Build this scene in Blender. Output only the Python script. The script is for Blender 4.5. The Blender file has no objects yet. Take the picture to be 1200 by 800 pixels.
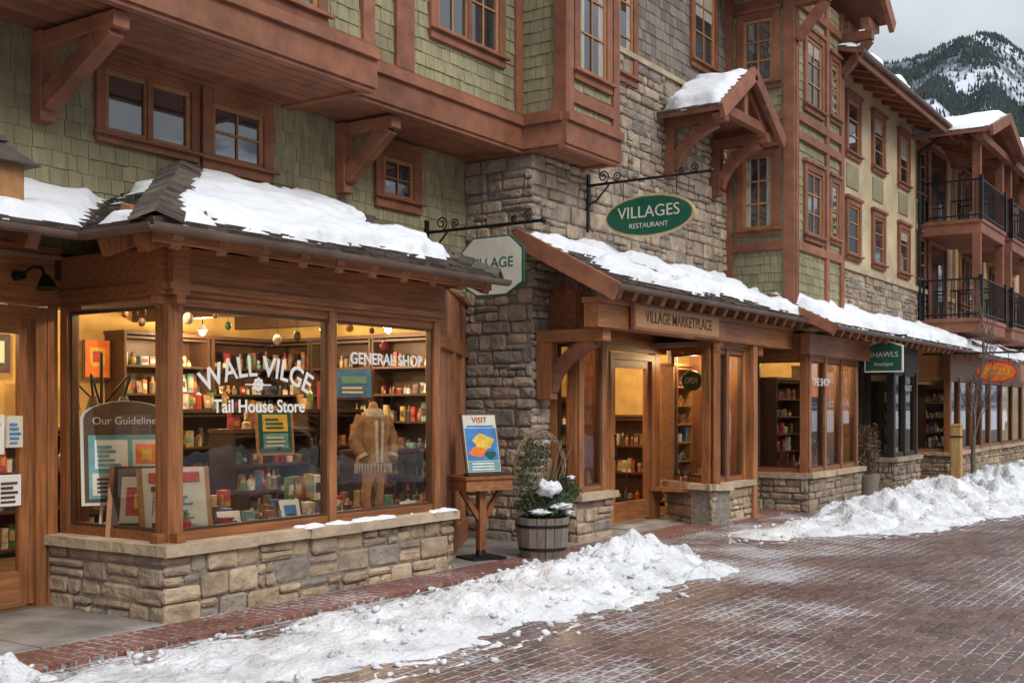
import bpy, math, random
from mathutils import Vector, Matrix, noise
random.seed(7)
R=random.random
def RU(a,b): return a+(b-a)*random.random()
scene=bpy.context.scene
scene.view_settings.view_transform='Standard'
scene.view_settings.look='None'
scene.view_settings.exposure=0
# ------------------------------------------------------------ materials
MATS={}
def nd(nt,t,**kw):
    n=nt.nodes.new(t)
    for k,v in kw.items(): setattr(n,k,v)
    return n
def M(name,cols,rough=.7,nscale=4,stretch=(1,1,1),bump=.2,bscale=40,island=False,metal=0,spec=.4,vary=.25,const=False,bdist=.01,ior=None,grime=0):
    m=bpy.data.materials.new(name); m.use_nodes=True; nt=m.node_tree; L=nt.links
    b=nt.nodes['Principled BSDF']; b.inputs['Roughness'].default_value=rough; b.inputs['Metallic'].default_value=metal
    b.inputs['Specular IOR Level'].default_value=spec
    if ior: b.inputs['IOR'].default_value=ior
    tc=nd(nt,'ShaderNodeTexCoord'); mp=nd(nt,'ShaderNodeMapping'); mp.inputs['Scale'].default_value=stretch
    L.new(tc.outputs['Object'],mp.inputs['Vector'])
    n=nd(nt,'ShaderNodeTexNoise'); n.inputs['Scale'].default_value=nscale; n.inputs['Detail'].default_value=7; n.inputs['Roughness'].default_value=.6
    L.new(mp.outputs[0],n.inputs['Vector'])
    r=nd(nt,'ShaderNodeValToRGB'); cr=r.color_ramp
    if const: cr.interpolation='CONSTANT'
    k=len(cols)
    while len(cr.elements)<k: cr.elements.new(.5)
    for i,c in enumerate(cols):
        if const: cr.elements[i].position=i/k
        elif island: cr.elements[i].position=i/max(1,k-1)
        else: cr.elements[i].position=.3+.4*i/max(1,k-1)
        cr.elements[i].color=(*c,1)
    if island:
        g=nd(nt,'ShaderNodeNewGeometry'); L.new(g.outputs['Random Per Island'],r.inputs[0])
    else: L.new(n.outputs['Fac'],r.inputs[0])
    mr=nd(nt,'ShaderNodeMapRange'); mr.inputs['From Min'].default_value=.25; mr.inputs['From Max'].default_value=.75
    mr.inputs['To Min'].default_value=1-vary; mr.inputs['To Max'].default_value=1+vary
    L.new(n.outputs['Fac'],mr.inputs['Value'])
    mx=nd(nt,'ShaderNodeVectorMath',operation='SCALE'); L.new(r.outputs[0],mx.inputs[0]); L.new(mr.outputs[0],mx.inputs['Scale'])
    src=mx.outputs[0]
    if grime:
        n3=nd(nt,'ShaderNodeTexNoise'); n3.inputs['Scale'].default_value=.9; n3.inputs['Detail'].default_value=6; L.new(tc.outputs['Object'],n3.inputs['Vector'])
        m3=nd(nt,'ShaderNodeMapRange'); m3.inputs['From Min'].default_value=.35; m3.inputs['From Max'].default_value=.65; m3.inputs['To Min'].default_value=1-grime; m3.inputs['To Max'].default_value=1+grime*.6
        L.new(n3.outputs['Fac'],m3.inputs['Value']); m4=nd(nt,'ShaderNodeVectorMath',operation='SCALE'); L.new(src,m4.inputs[0]); L.new(m3.outputs[0],m4.inputs['Scale']); src=m4.outputs[0]
    L.new(src,b.inputs['Base Color'])
    if bump:
        n2=nd(nt,'ShaderNodeTexNoise'); n2.inputs['Scale'].default_value=bscale; n2.inputs['Detail'].default_value=5
        L.new(mp.outputs[0],n2.inputs['Vector'])
        bp=nd(nt,'ShaderNodeBump'); bp.inputs['Strength'].default_value=bump; bp.inputs['Distance'].default_value=bdist
        L.new(n2.outputs['Fac'],bp.inputs['Height']); L.new(bp.outputs[0],b.inputs['Normal'])
    MATS[name]=m; return m
def emis(name,col,s):
    m=bpy.data.materials.new(name); m.use_nodes=True; b=m.node_tree.nodes['Principled BSDF']
    b.inputs['Base Color'].default_value=(*col,1); b.inputs['Emission Color'].default_value=(*col,1); b.inputs['Emission Strength'].default_value=s
    MATS[name]=m
def glassmat(name,tint,ior):
    m=bpy.data.materials.new(name); m.use_nodes=True; nt=m.node_tree; nt.nodes.clear(); L=nt.links
    o=nd(nt,'ShaderNodeOutputMaterial'); mix=nd(nt,'ShaderNodeMixShader'); t=nd(nt,'ShaderNodeBsdfTransparent'); g=nd(nt,'ShaderNodeBsdfGlossy')
    t.inputs[0].default_value=(*tint,1); g.inputs['Roughness'].default_value=.004; g.inputs['Color'].default_value=(.95,.97,1,1)
    f=nd(nt,'ShaderNodeFresnel'); f.inputs[0].default_value=ior
    n=nd(nt,'ShaderNodeTexNoise'); n.inputs['Scale'].default_value=1.3; n.inputs['Detail'].default_value=1
    tc=nd(nt,'ShaderNodeTexCoord'); L.new(tc.outputs['Object'],n.inputs['Vector'])
    bp=nd(nt,'ShaderNodeBump'); bp.inputs['Strength'].default_value=.12; bp.inputs['Distance'].default_value=.02
    L.new(n.outputs[0],bp.inputs['Height']); L.new(bp.outputs[0],g.inputs['Normal'])
    L.new(f.outputs[0],mix.inputs[0]); L.new(t.outputs[0],mix.inputs[1]); L.new(g.outputs[0],mix.inputs[2]); L.new(mix.outputs[0],o.inputs[0])
    MATS[name]=m
M('redwood',[(.215,.082,.045),(.295,.12,.067)],rough=.6,nscale=5,stretch=(1,1,1),bump=.25,bscale=50,island=True,vary=.35,grime=.22)
M('wood_v',[(.24,.088,.032),(.335,.138,.054)],rough=.45,nscale=5,stretch=(7,7,.5),bump=.3,bscale=14,island=True,vary=.55,grime=.25)
M('wood_h',[(.245,.09,.033),(.34,.14,.056)],rough=.45,nscale=5,stretch=(.5,7,7),bump=.3,bscale=14,island=True,vary=.55,grime=.25)
M('wood_gold',[(.33,.16,.065),(.42,.21,.085)],rough=.45,nscale=5,stretch=(3,3,3),bump=.1,island=True)
M('dark_wood',[(.05,.025,.015),(.09,.045,.025)],rough=.5,nscale=5,island=True)
M('green_shingle',[(.25,.225,.13),(.285,.255,.15),(.32,.29,.175),(.27,.248,.15)],rough=.9,nscale=3,stretch=(6,6,1),bump=.4,bscale=12,island=True,vary=.25,grime=.2)
M('grey_shingle',[(.15,.125,.10),(.20,.17,.14),(.25,.215,.18)],rough=.9,nscale=3,stretch=(6,6,1),bump=.4,bscale=12,island=True)
M('roof_shingle',[(.06,.05,.042),(.11,.092,.075),(.17,.14,.115),(.09,.073,.06)],rough=.85,nscale=6,bump=.5,bscale=25,island=True,vary=.4)
M('stone',[(.40,.315,.23),(.27,.23,.19),(.46,.365,.27),(.33,.25,.185),(.22,.20,.18),(.43,.335,.245),(.36,.295,.23),(.30,.23,.175)],rough=.9,nscale=6,bump=1,bscale=11,island=True,vary=.42,bdist=.035,grime=.15)
M('stone_warm',[(.40,.305,.205),(.33,.245,.165),(.47,.36,.245),(.36,.265,.175),(.25,.215,.185),(.44,.335,.23)],rough=.9,nscale=6,bump=1,bscale=11,island=True,vary=.42,bdist=.035,grime=.2)
M('mortar',[(.20,.17,.145),(.27,.235,.195)],rough=.95,nscale=20,bump=.5)
M('cap_stone',[(.40,.31,.21),(.48,.375,.265)],rough=.9,nscale=3,bump=.9,bscale=10,island=True,vary=.32,bdist=.03)
M('stucco',[(.46,.37,.23),(.53,.43,.28)],rough=.9,nscale=1.5,bump=.3,bscale=60)
M('stucco_orange',[(.44,.30,.16),(.50,.35,.19)],rough=.9,nscale=1.5,bump=.3,bscale=60)
M('snow',[(.74,.77,.82),(.82,.84,.87)],rough=.7,nscale=1.5,bump=.45,bscale=10,vary=.05,bdist=.035,spec=.25)
M('snow_dirty',[(.50,.50,.51),(.70,.72,.75),(.79,.81,.84)],rough=.75,nscale=2.4,bump=1,bscale=20,vary=.10,bdist=.04,spec=.25)
M('concrete',[(.22,.20,.18),(.32,.30,.275)],rough=.8,nscale=2.5,bump=.3,bscale=80,grime=.25)
M('iron',[(.018,.018,.02),(.03,.03,.03)],rough=.45,nscale=5,metal=.6)
M('gutter',[(.12,.08,.062),(.16,.11,.085)],rough=.4,nscale=3,bump=.02)
M('plaster_warm',[(.52,.34,.12),(.62,.41,.15)],rough=.9,nscale=2,bump=.1)
M('floor_wood',[(.16,.09,.05),(.22,.12,.06)],rough=.5,nscale=4)
M('ceiling',[(.22,.17,.12),(.26,.20,.14)],rough=.9,nscale=2)
M('cloth_tan',[(.20,.10,.045),(.36,.20,.09)],rough=.95,nscale=14,bump=.7)
M('cloth_pale',[(.42,.36,.27),(.52,.45,.35)],rough=.95,nscale=20,bump=.5)
M('goods',[(.45,.06,.04),(.6,.47,.26),(.08,.16,.3),(.62,.57,.48),(.12,.25,.12),(.5,.24,.06),(.25,.12,.06),(.7,.67,.6),(.35,.04,.06),(.4,.32,.12),(.06,.05,.05),(.2,.35,.38),(.3,.16,.08),(.18,.1,.06),(.12,.07,.05),(.22,.17,.12)],rough=.5,island=True,const=True,nscale=16,vary=.6,bump=0)
M('goods_dark',[(.10,.05,.03),(.20,.12,.07),(.3,.22,.12),(.05,.04,.04),(.25,.05,.03),(.45,.38,.26),(.12,.18,.2)],rough=.5,island=True,const=True,nscale=16,vary=.5,bump=0)
M('white_paint',[(.74,.73,.69),(.80,.79,.75)],rough=.5,nscale=6,bump=0,vary=.05)
M('cream',[(.58,.56,.46),(.64,.62,.52)],rough=.5,nscale=6,bump=0,vary=.08)
M('sign_green',[(.012,.085,.05),(.018,.11,.062)],rough=.35,nscale=6,bump=0,vary=.1)
M('sign_gold',[(.50,.38,.16),(.55,.42,.18)],rough=.35,nscale=6,bump=0)
M('teal',[(.12,.30,.31),(.16,.36,.36)],rough=.5,nscale=6,bump=0)
M('blue',[(.04,.16,.42),(.06,.24,.55)],rough=.5,nscale=6,bump=0)
M('yellow',[(.65,.42,.05),(.75,.5,.08)],rough=.5,nscale=12,bump=0)
M('orange',[(.75,.16,.02),(.8,.2,.03)],rough=.5,nscale=12,bump=0)
M('red',[(.45,.04,.03),(.5,.06,.04)],rough=.5,nscale=12,bump=0)
M('leaf',[(.03,.055,.02),(.06,.09,.035),(.09,.12,.06)],rough=.7,island=True,nscale=5,bump=0)
M('dry_leaf',[(.14,.08,.05),(.2,.13,.09),(.1,.07,.05),(.22,.11,.06)],rough=.8,island=True,nscale=5,bump=0)
M('barrel',[(.16,.13,.11),(.22,.18,.15),(.27,.22,.18)],rough=.85,island=True,nscale=5,stretch=(6,6,1),bump=.4)
M('bark',[(.10,.075,.06),(.16,.12,.10)],rough=.9,nscale=10,bump=.6)
M('vine',[(.18,.12,.075),(.27,.19,.12)],rough=.9,nscale=10,bump=.6)
M('post_wood',[(.38,.22,.07),(.46,.28,.1)],rough=.7,nscale=5,stretch=(6,6,.6),bump=.3)
M('dark_room_glass',[(.02,.022,.025),(.04,.045,.05)],rough=.03,nscale=.8,bump=.04,bscale=1.5,spec=1.0,vary=.5,ior=1.9)  # opaque pane; its dark base colour stands for the unlit room behind
M('curtain',[(.36,.34,.30),(.42,.40,.36)],rough=.25,nscale=9,stretch=(8,8,.4),bump=.2,vary=.35)
M('dark_front',[(.025,.022,.02),(.04,.035,.03)],rough=.5,nscale=4,island=True)
M('conifer',[(.026,.036,.038),(.04,.054,.055),(.056,.072,.074)],rough=.9,island=True,nscale=1,bump=0)
emis('bulb',(1,.72,.38),18)
glassmat('glass',(.91,.93,.92),1.5)
def paver(name,c1,c2,mort,bw,bh,rotz,snow,rough=.5):
    m=bpy.data.materials.new(name); m.use_nodes=True; nt=m.node_tree; L=nt.links; b=nt.nodes['Principled BSDF']
    tc=nd(nt,'ShaderNodeTexCoord'); mp=nd(nt,'ShaderNodeMapping'); mp.inputs['Rotation'].default_value=(0,0,rotz)
    L.new(tc.outputs['Object'],mp.inputs['Vector'])
    dn=nd(nt,'ShaderNodeTexNoise'); dn.inputs['Scale'].default_value=6; dn.inputs['Detail'].default_value=3
    L.new(mp.outputs[0],dn.inputs['Vector'])
    dv=nd(nt,'ShaderNodeVectorMath',operation='SCALE'); dv.inputs['Scale'].default_value=.02
    L.new(dn.outputs['Color'],dv.inputs[0])
    ad=nd(nt,'ShaderNodeVectorMath',operation='ADD'); L.new(mp.outputs[0],ad.inputs[0]); L.new(dv.outputs[0],ad.inputs[1])
    br=nd(nt,'ShaderNodeTexBrick'); br.inputs['Scale'].default_value=1; br.inputs['Brick Width'].default_value=bw; br.inputs['Row Height'].default_value=bh
    br.inputs['Mortar Size'].default_value=.009; br.inputs['Mortar Smooth'].default_value=.4; br.inputs['Bias'].default_value=-.1
    br.inputs['Color1'].default_value=(*c1,1); br.inputs['Color2'].default_value=(*c2,1); br.inputs['Mortar'].default_value=(*mort,1)
    L.new(ad.outputs[0],br.inputs['Vector'])
    n1=nd(nt,'ShaderNodeTexNoise'); n1.inputs['Scale'].default_value=.8; n1.inputs['Detail'].default_value=9; n1.inputs['Roughness'].default_value=.66; L.new(tc.outputs['Object'],n1.inputs['Vector'])
    n2=nd(nt,'ShaderNodeTexNoise'); n2.inputs['Scale'].default_value=30; n2.inputs['Detail'].default_value=5; L.new(tc.outputs['Object'],n2.inputs['Vector'])
    mr=nd(nt,'ShaderNodeMapRange'); mr.inputs['From Min'].default_value=.3; mr.inputs['From Max'].default_value=.7; mr.inputs['To Min'].default_value=.55; mr.inputs['To Max'].default_value=1.3
    L.new(n2.outputs[0],mr.inputs['Value'])
    sc=nd(nt,'ShaderNodeVectorMath',operation='SCALE'); L.new(br.outputs['Color'],sc.inputs[0]); L.new(mr.outputs[0],sc.inputs['Scale'])
    s=nd(nt,'ShaderNodeMath',operation='MULTIPLY_ADD'); L.new(n1.outputs[0],s.inputs[0]); s.inputs[1].default_value=1.7; L.new(n2.outputs[0],s.inputs[2])
    s2=nd(nt,'ShaderNodeMath',operation='MULTIPLY_ADD'); L.new(br.outputs['Fac'],s2.inputs[0]); s2.inputs[1].default_value=.30; L.new(s.outputs[0],s2.inputs[2])
    sx=nd(nt,'ShaderNodeSeparateXYZ'); L.new(tc.outputs['Object'],sx.inputs[0])
    g=nd(nt,'ShaderNodeMapRange'); g.inputs['From Min'].default_value=2.5; g.inputs['From Max'].default_value=5.2; g.inputs['To Min'].default_value=0; g.inputs['To Max'].default_value=.24
    L.new(sx.outputs['Y'],g.inputs['Value'])
    s3=nd(nt,'ShaderNodeMath',operation='ADD'); L.new(s2.outputs[0],s3.inputs[0]); L.new(g.outputs[0],s3.inputs[1])
    th=nd(nt,'ShaderNodeMapRange'); th.inputs['From Min'].default_value=snow; th.inputs['From Max'].default_value=snow+.45; th.inputs['To Max'].default_value=.85
    L.new(s3.outputs[0],th.inputs['Value'])
    mx=nd(nt,'ShaderNodeMix',data_type='RGBA'); L.new(th.outputs[0],mx.inputs['Factor']); L.new(sc.outputs[0],mx.inputs[6]); mx.inputs[7].default_value=(.64,.65,.68,1)
    L.new(mx.outputs[2],b.inputs['Base Color'])
    rr=nd(nt,'ShaderNodeMapRange'); rr.inputs['From Min'].default_value=.35; rr.inputs['From Max'].default_value=.6; rr.inputs['To Min'].default_value=rough-.26; rr.inputs['To Max'].default_value=rough+.2
    L.new(n1.outputs[0],rr.inputs['Value']); L.new(rr.outputs[0],b.inputs['Roughness'])
    hb=nd(nt,'ShaderNodeMath',operation='MULTIPLY_ADD'); L.new(br.outputs['Fac'],hb.inputs[0]); hb.inputs[1].default_value=-1; L.new(n2.outputs[0],hb.inputs[2])
    bp=nd(nt,'ShaderNodeBump'); bp.inputs['Strength'].default_value=.8; bp.inputs['Distance'].default_value=.01
    L.new(hb.outputs[0],bp.inputs['Height']); L.new(bp.outputs[0],b.inputs['Normal'])
    MATS[name]=m
paver('pavers',(.10,.053,.044),(.20,.108,.088),(.042,.032,.028),.2,.1,0,1.50)
paver('brick_band',(.20,.075,.052),(.27,.11,.08),(.08,.06,.05),.2,.1,math.pi/2,1.72,rough=.65)
def mountainmat():
    m=bpy.data.materials.new('mountain_slope_hazed'); m.use_nodes=True; nt=m.node_tree; L=nt.links; b=nt.nodes['Principled BSDF']
    tc=nd(nt,'ShaderNodeTexCoord'); n=nd(nt,'ShaderNodeTexNoise'); n.inputs['Scale'].default_value=.006; n.inputs['Detail'].default_value=12; n.inputs['Roughness'].default_value=.72
    L.new(tc.outputs['Object'],n.inputs['Vector']); r=nd(nt,'ShaderNodeValToRGB')
    r.color_ramp.elements[0].position=.48; r.color_ramp.elements[0].color=(.09,.11,.13,1); r.color_ramp.elements[1].position=.56; r.color_ramp.elements[1].color=(.52,.56,.62,1)  # bluish haze of distance is mixed into these slope colours
    L.new(n.outputs[0],r.inputs[0]); L.new(r.outputs[0],b.inputs['Base Color']); b.inputs['Roughness'].default_value=.95
    MATS['mountain']=m
mountainmat()
# ------------------------------------------------------------ mesh builder
class Fr:
    def __init__(s,O,U,V):
        s.O=Vector(O); s.U=Vector(U).normalized(); s.V=Vector(V); s.N=s.U.cross(s.V).normalized(); s.V=s.N.cross(s.U).normalized()
    def __call__(s,u,v,n=0): return s.O+s.U*u+s.V*v+s.N*n
def wfr(P,Q,z=0):
    P=Vector((P[0],P[1],z)); Q=Vector((Q[0],Q[1],z)); f=Fr(P,Q-P,(0,0,1)); f.L=(Q-P).length; return f
W=Fr((0,0,0),(1,0,0),(0,1,0))
def root(name):
    o=bpy.data.objects.new(name,None); scene.collection.objects.link(o); return o
class MB:
    def __init__(s,name,parent=None): s.n=name; s.p=parent; s.v=[]; s.f=[]; s.m=[]; s.mats=[]; s.sm=[]
    def mi(s,m):
        if m not in s.mats: s.mats.append(m)
        return s.mats.index(m)
    def add(s,vs,fs,m,smooth=False):
        b=len(s.v); s.v+=[tuple(v) for v in vs]; i=s.mi(m)
        for f in fs: s.f.append([b+k for k in f]); s.m.append(i); s.sm.append(smooth)
    def box(s,fr,u0,u1,v0,v1,n0,n1,m):
        e=[RU(0,.0012) for _ in range(6)]
        u0-=e[0];u1+=e[1];v0-=e[2];v1+=e[3];n0-=e[4];n1+=e[5]
        P=[fr(u,v,n) for n in (n0,n1) for v in (v0,v1) for u in (u0,u1)]
        s.add(P,[(0,2,3,1),(4,5,7,6),(0,1,5,4),(2,6,7,3),(0,4,6,2),(1,3,7,5)],m)
    def wbox(s,x0,x1,y0,y1,z0,z1,m): s.box(W,x0,x1,y0,y1,z0,z1,m)
    def beam(s,A,B,w,h,m,up=(0,0,1)):
        A=Vector(A);B=Vector(B); d=(B-A); d.normalize(); side=d.cross(Vector(up)).normalized(); u2=side.cross(d)
        P=[]
        for q in (A,B):
            for a,b in ((-1,-1),(1,-1),(1,1),(-1,1)): P.append(q+side*a*w/2+u2*b*h/2)
        s.add(P,[(0,3,2,1),(4,5,6,7),(0,1,5,4),(1,2,6,5),(2,3,7,6),(3,0,4,7)],m)
    def cyl(s,A,B,r0,r1,m,seg=10,smooth=True,cap=True):
        A=Vector(A);B=Vector(B); d=(B-A).normalized(); t=Vector((0,0,1)) if abs(d.z)<.9 else Vector((1,0,0)); a=d.cross(t).normalized(); b=d.cross(a)
        P=[]
        for q,r in ((A,r0),(B,r1)):
            for i in range(seg):
                an=2*math.pi*i/seg; P.append(q+a*math.cos(an)*r+b*math.sin(an)*r)
        s.add(P,[(i,(i+1)%seg,seg+(i+1)%seg,seg+i) for i in range(seg)],m,smooth)
        if cap: s.add(P,[tuple(range(seg))[::-1],tuple(range(seg,2*seg))],m)
    def tube(s,pts,r,m,seg=8):
        for a,b in zip(pts,pts[1:]): s.cyl(a,b,r,r,m,seg,cap=False)
    def prism(s,fr,poly,n0,n1,m):
        k=len(poly); P=[fr(u,v,n0) for u,v in poly]+[fr(u,v,n1) for u,v in poly]
        s.add(P,[tuple(range(k))[::-1],tuple(range(k,2*k))]+[(i,(i+1)%k,k+(i+1)%k,k+i) for i in range(k)],m)
    def blob(s,c,r,m,seg=10,rings=7,nz=.15,sc=4):
        c=Vector(c); P=[];F=[]
        for j in range(rings+1):
            ph=math.pi*j/rings
            for i in range(seg):
                th=2*math.pi*i/seg; d=Vector((math.sin(ph)*math.cos(th),math.sin(ph)*math.sin(th),math.cos(ph)))
                q=1+nz*noise.noise((c+d)*sc); P.append(c+Vector((d.x*r[0]*q,d.y*r[1]*q,d.z*r[2]*q)))
        for j in range(rings):
            for i in range(seg): F.append((j*seg+i,(j+1)*seg+i,(j+1)*seg+(i+1)%seg,j*seg+(i+1)%seg))
        s.add(P,F,m,True)
    def build(s,bevel=0):
        me=bpy.data.meshes.new(s.n); me.from_pydata(s.v,[],s.f)
        for m in s.mats: me.materials.append(MATS[m])
        me.polygons.foreach_set('material_index',s.m); me.polygons.foreach_set('use_smooth',s.sm); me.update()
        o=bpy.data.objects.new(s.n,me); scene.collection.objects.link(o)
        if s.p: o.parent=s.p
        if bevel:
            b=o.modifiers.new('bevel','BEVEL'); b.width=bevel; b.segments=1; b.limit_method='ANGLE'
        return o
def shingles(mb,fr,u0,u1,v0,v1,m,exp=.15,wmin=.09,wmax=.2,holes=(),clip=None,th=.014,jit=.006):
    v=v0
    while v<v1-.02:
        ve=min(v+exp*1.18,v1); u=u0-RU(0,.1)
        while u<u1:
            w=RU(wmin,wmax); a=max(u,u0)+.003; b=min(u+w,u1)-.003; u+=w
            if b-a<.03: continue
            cu=(a+b)/2; cv=v+exp*.5
            if any(h[0]<cu<h[1] and h[2]<cv<h[3] for h in holes): continue
            if clip and not clip(cu,cv): continue
            j=RU(-jit,jit); t=th+RU(-.004,.006)
            if v==v0: j=max(j,0)
            P=[fr(a,v+j,0),fr(b,v+j,0),fr(b,v+j,t),fr(a,v+j,t),fr(a,ve,0),fr(b,ve,0),fr(b,ve,.004),fr(a,ve,.004)]
            mb.add(P,[(0,3,2,1),(3,7,6,2),(0,4,7,3),(1,2,6,5)],m)
        v+=exp
def stones(mb,fr,u0,u1,v0,v1,m='stone',hmin=.10,hmax=.23,wmin=.14,wmax=.44,holes=()):
    def stone(a,b,c,d):
        if b-a<.02 or d-c<.02: return
        g=.008; a+=g;b-=g;c+=g;d-=g; p=RU(.010,.048); k=.018
        J=lambda: RU(-.012,.012)
        q=lambda: RU(.012,.035)
        w_,h_=b-a,d-c
        out=[(a+q(),c),(b-q(),c),(b,c+q()),(b,d-q()),(b-q(),d),(a+q(),d),(a,d-q()),(a,c+q())]
        out=[(x+J()*.5,y+J()*.5) for x,y in out]
        cx,cy=(a+b)/2,(c+d)/2
        base=[fr(x,y,0) for x,y in out]; mid=[fr(x,y,p-k*.7) for x,y in out]
        fx=max(.2,1-2*k/w_); fy=max(.2,1-2*k/h_)
        top=[fr(cx+(x-cx)*fx,cy+(y-cy)*fy,p+RU(-.006,.006)) for x,y in out]
        P=base+mid+top+[fr(cx+RU(-.2,.2)*w_,cy+RU(-.2,.2)*h_,p+RU(-.004,.012))]
        F=[(i,(i+1)%8,8+(i+1)%8,8+i) for i in range(8)]+[(8+i,8+(i+1)%8,16+(i+1)%8,16+i) for i in range(8)]+[(16+i,16+(i+1)%8,24) for i in range(8)]
        mb.add(P,F,m)
    v=v0
    while v<v1-.001:
        h=RU(hmin,hmax)
        if v1-v-h<hmin*.7: h=v1-v
        u=u0
        while u<u1-.001:
            w=RU(wmin,wmax)
            if u1-u-w<wmin*.6: w=u1-u
            if h>.14 and R()<.4:
                k=RU(.35,.65)
                if R()<.5:
                    q=RU(.35,.65); stone(u,u+w*q,v,v+h*k); stone(u+w*q,u+w,v,v+h*k)
                else: stone(u,u+w,v,v+h*k)
                if R()<.4:
                    q=RU(.4,.6); stone(u,u+w*q,v+h*k,v+h); stone(u+w*q,u+w,v+h*k,v+h)
                else: stone(u,u+w,v+h*k,v+h)
            else: stone(u,u+w,v,v+h)
            u+=w
        v+=h
def window(mb,fr,u0,u1,v0,v1,cols=2,rows=2,tr=.11,trim='redwood',sash='wood_gold',units=1,sill=True):
    mb.box(fr,u0+tr,u1-tr,v1-tr,v1,0,.06,trim); mb.box(fr,u0-.03,u1+.03,v1,v1+.05,0,.09,trim)
    mb.box(fr,u0,u0+tr,v0+tr,v1,0,.055,trim); mb.box(fr,u1-tr,u1,v0+tr,v1,0,.055,trim)
    mb.box(fr,u0,u1,v0,v0+tr,0,.055,trim)
    if sill: mb.box(fr,u0-.04,u1+.04,v0+tr-.03,v0+tr,.055,.10,trim)
    a,b,c,d=u0+tr,u1-tr,v0+tr,v1-tr; w=(b-a)/units
    for k in range(units):
        p=a+k*w; q=p+w; s=.045
        if k: mb.box(fr,p-.03,p+.03,c,d,0,.058,trim)
        mb.box(fr,p,q,c,c+s,.0,.035,sash); mb.box(fr,p,q,d-s,d,.0,.035,sash)
        mb.box(fr,p,p+s,c+s,d-s,.0,.035,sash); mb.box(fr,q-s,q,c+s,d-s,.0,.035,sash)
        mb.add([fr(p+s,c+s,.010),fr(q-s,c+s,.010),fr(q-s,d-s,.010),fr(p+s,d-s,.010)],[(0,1,2,3)],'dark_room_glass')
        if d-c>.7 and R()<.55:
            t=RU(.15,.5)
            if R()<.5: mb.box(fr,p+s,q-s,d-s-(d-c-2*s)*t,d-s,.0105,.0125,'curtain')
            else:
                cw=(q-p-2*s)*RU(.15,.28); mb.box(fr,p+s,p+s+cw,c+s,d-s,.0105,.0125,'curtain'); mb.box(fr,q-s-cw,q-s,c+s,d-s,.0105,.0125,'curtain')
        for i in range(1,cols):
            x=p+s+(q-p-2*s)*i/cols; mb.box(fr,x-.011,x+.011,c+s,d-s,.013,.028,sash)
        for i in range(1,rows):
            y=c+s+(d-c-2*s)*i/rows; mb.box(fr,p+s,q-s,y-.011,y+.011,.013,.028,sash)
def storefront(mb,P,Q,posts,sill,head,top,stone_m='stone_warm',pw=.09,inset=.10,woodv='wood_v',woodh='wood_h',ext=(0,0)):
    fr=wfr(P,Q); L=fr.L
    if sill>.1:
        mb.box(fr,0,L,0,sill-.08,-.3,.0,'mortar'); stones(mb,fr,-ext[0],L+ext[1],0.0,sill-.08,stone_m,hmin=.09,hmax=.2)
        u=-.07 if ext[0] else 0
        end=L+(.07 if ext[1] else 0)
        while u<end:
            w=RU(.5,.9)
            if end-u-w<.3: w=end-u
            mb.box(fr,u,u+w-.005,sill-.08+RU(-.006,.006),sill,-.32,.085+RU(-.012,.012),'cap_stone'); u+=w
    mb.box(fr,0,L,sill,sill+.07,-inset-.08,-inset,woodh)
    mb.box(fr,0,L,head-.07,head,-inset-.08,-inset,woodh)
    mb.box(fr,0,L,head,top,-inset-.12,-inset+.035,woodh)
    mb.box(fr,0,L,head+.04,head+.09,-inset+.035,-inset+.06,woodh)
    ps=sorted(posts)
    for u in ps: mb.box(fr,u-pw/2,u+pw/2,sill,head,-inset-.09,-inset+.02,woodv)
    for a,b in zip(ps,ps[1:]):
        a+=pw/2;b-=pw/2
        c,d=sill+.07,head-.07; s=.022
        for bx in ((a,a+s,c,d),(b-s,b,c,d),(a+s,b-s,c,c+s),(a+s,b-s,d-s,d)): mb.box(fr,*bx,-inset-.065,-inset-.012,'dark_wood')
        mb.add([fr(a,c,-inset-.045),fr(b,c,-inset-.045),fr(b,d,-inset-.045),fr(a,d,-inset-.045)],[(0,1,2,3)],'glass')
    return fr
def door(mb,fr,u0,u1,z0,z1,n=0,w=.11):
    mb.box(fr,u0-.09,u0,z0,z1+.09,n-.1,n+.03,'wood_v'); mb.box(fr,u1,u1+.09,z0,z1+.09,n-.1,n+.03,'wood_v'); mb.box(fr,u0,u1,z1,z1+.09,n-.1,n+.03,'wood_h')
    mb.box(fr,u0,u0+w,z0+.02,z1,n-.06,n-.01,'wood_v'); mb.box(fr,u1-w,u1,z0+.02,z1,n-.06,n-.01,'wood_v')
    mb.box(fr,u0+w,u1-w,z1-w,z1,n-.06,n-.01,'wood_h'); mb.box(fr,u0+w,u1-w,z0+.02,z0+.28,n-.06,n-.01,'wood_h')
    mb.add([fr(u0+w,z0+.28,n-.035),fr(u1-w,z0+.28,n-.035),fr(u1-w,z1-w,n-.035),fr(u0+w,z1-w,n-.035)],[(0,1,2,3)],'glass')
    hx=u0+w/2
    mb.cyl(fr(hx,z0+.85,n+.03),fr(hx,z0+1.2,n+.03),.012,.012,'iron')
    for z in (.88,1.17): mb.cyl(fr(hx,z0+z,n-.01),fr(hx,z0+z,n+.03),.01,.01,'iron')
def pip(poly,u,v):
    c=False; k=len(poly); j=k-1
    for i in range(k):
        a,b=poly[i],poly[j]
        if (a[1]>v)!=(b[1]>v) and u<(b[0]-a[0])*(v-a[1])/(b[1]-a[1])+a[0]: c=not c
        j=i
    return c
def edged(poly,u,v):
    d=9e9;k=len(poly)
    for i in range(k):
        a=Vector(poly[i]);b=Vector(poly[(i+1)%k]);p=Vector((u,v)); t=max(0,min(1,(p-a).dot(b-a)/max(1e-9,(b-a).length_squared)))
        d=min(d,(a+(b-a)*t-p).length)
    return d
def sstep(x,a,b):
    t=max(0,min(1,(x-a)/(b-a))); return t*t*(3-2*t)
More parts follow.
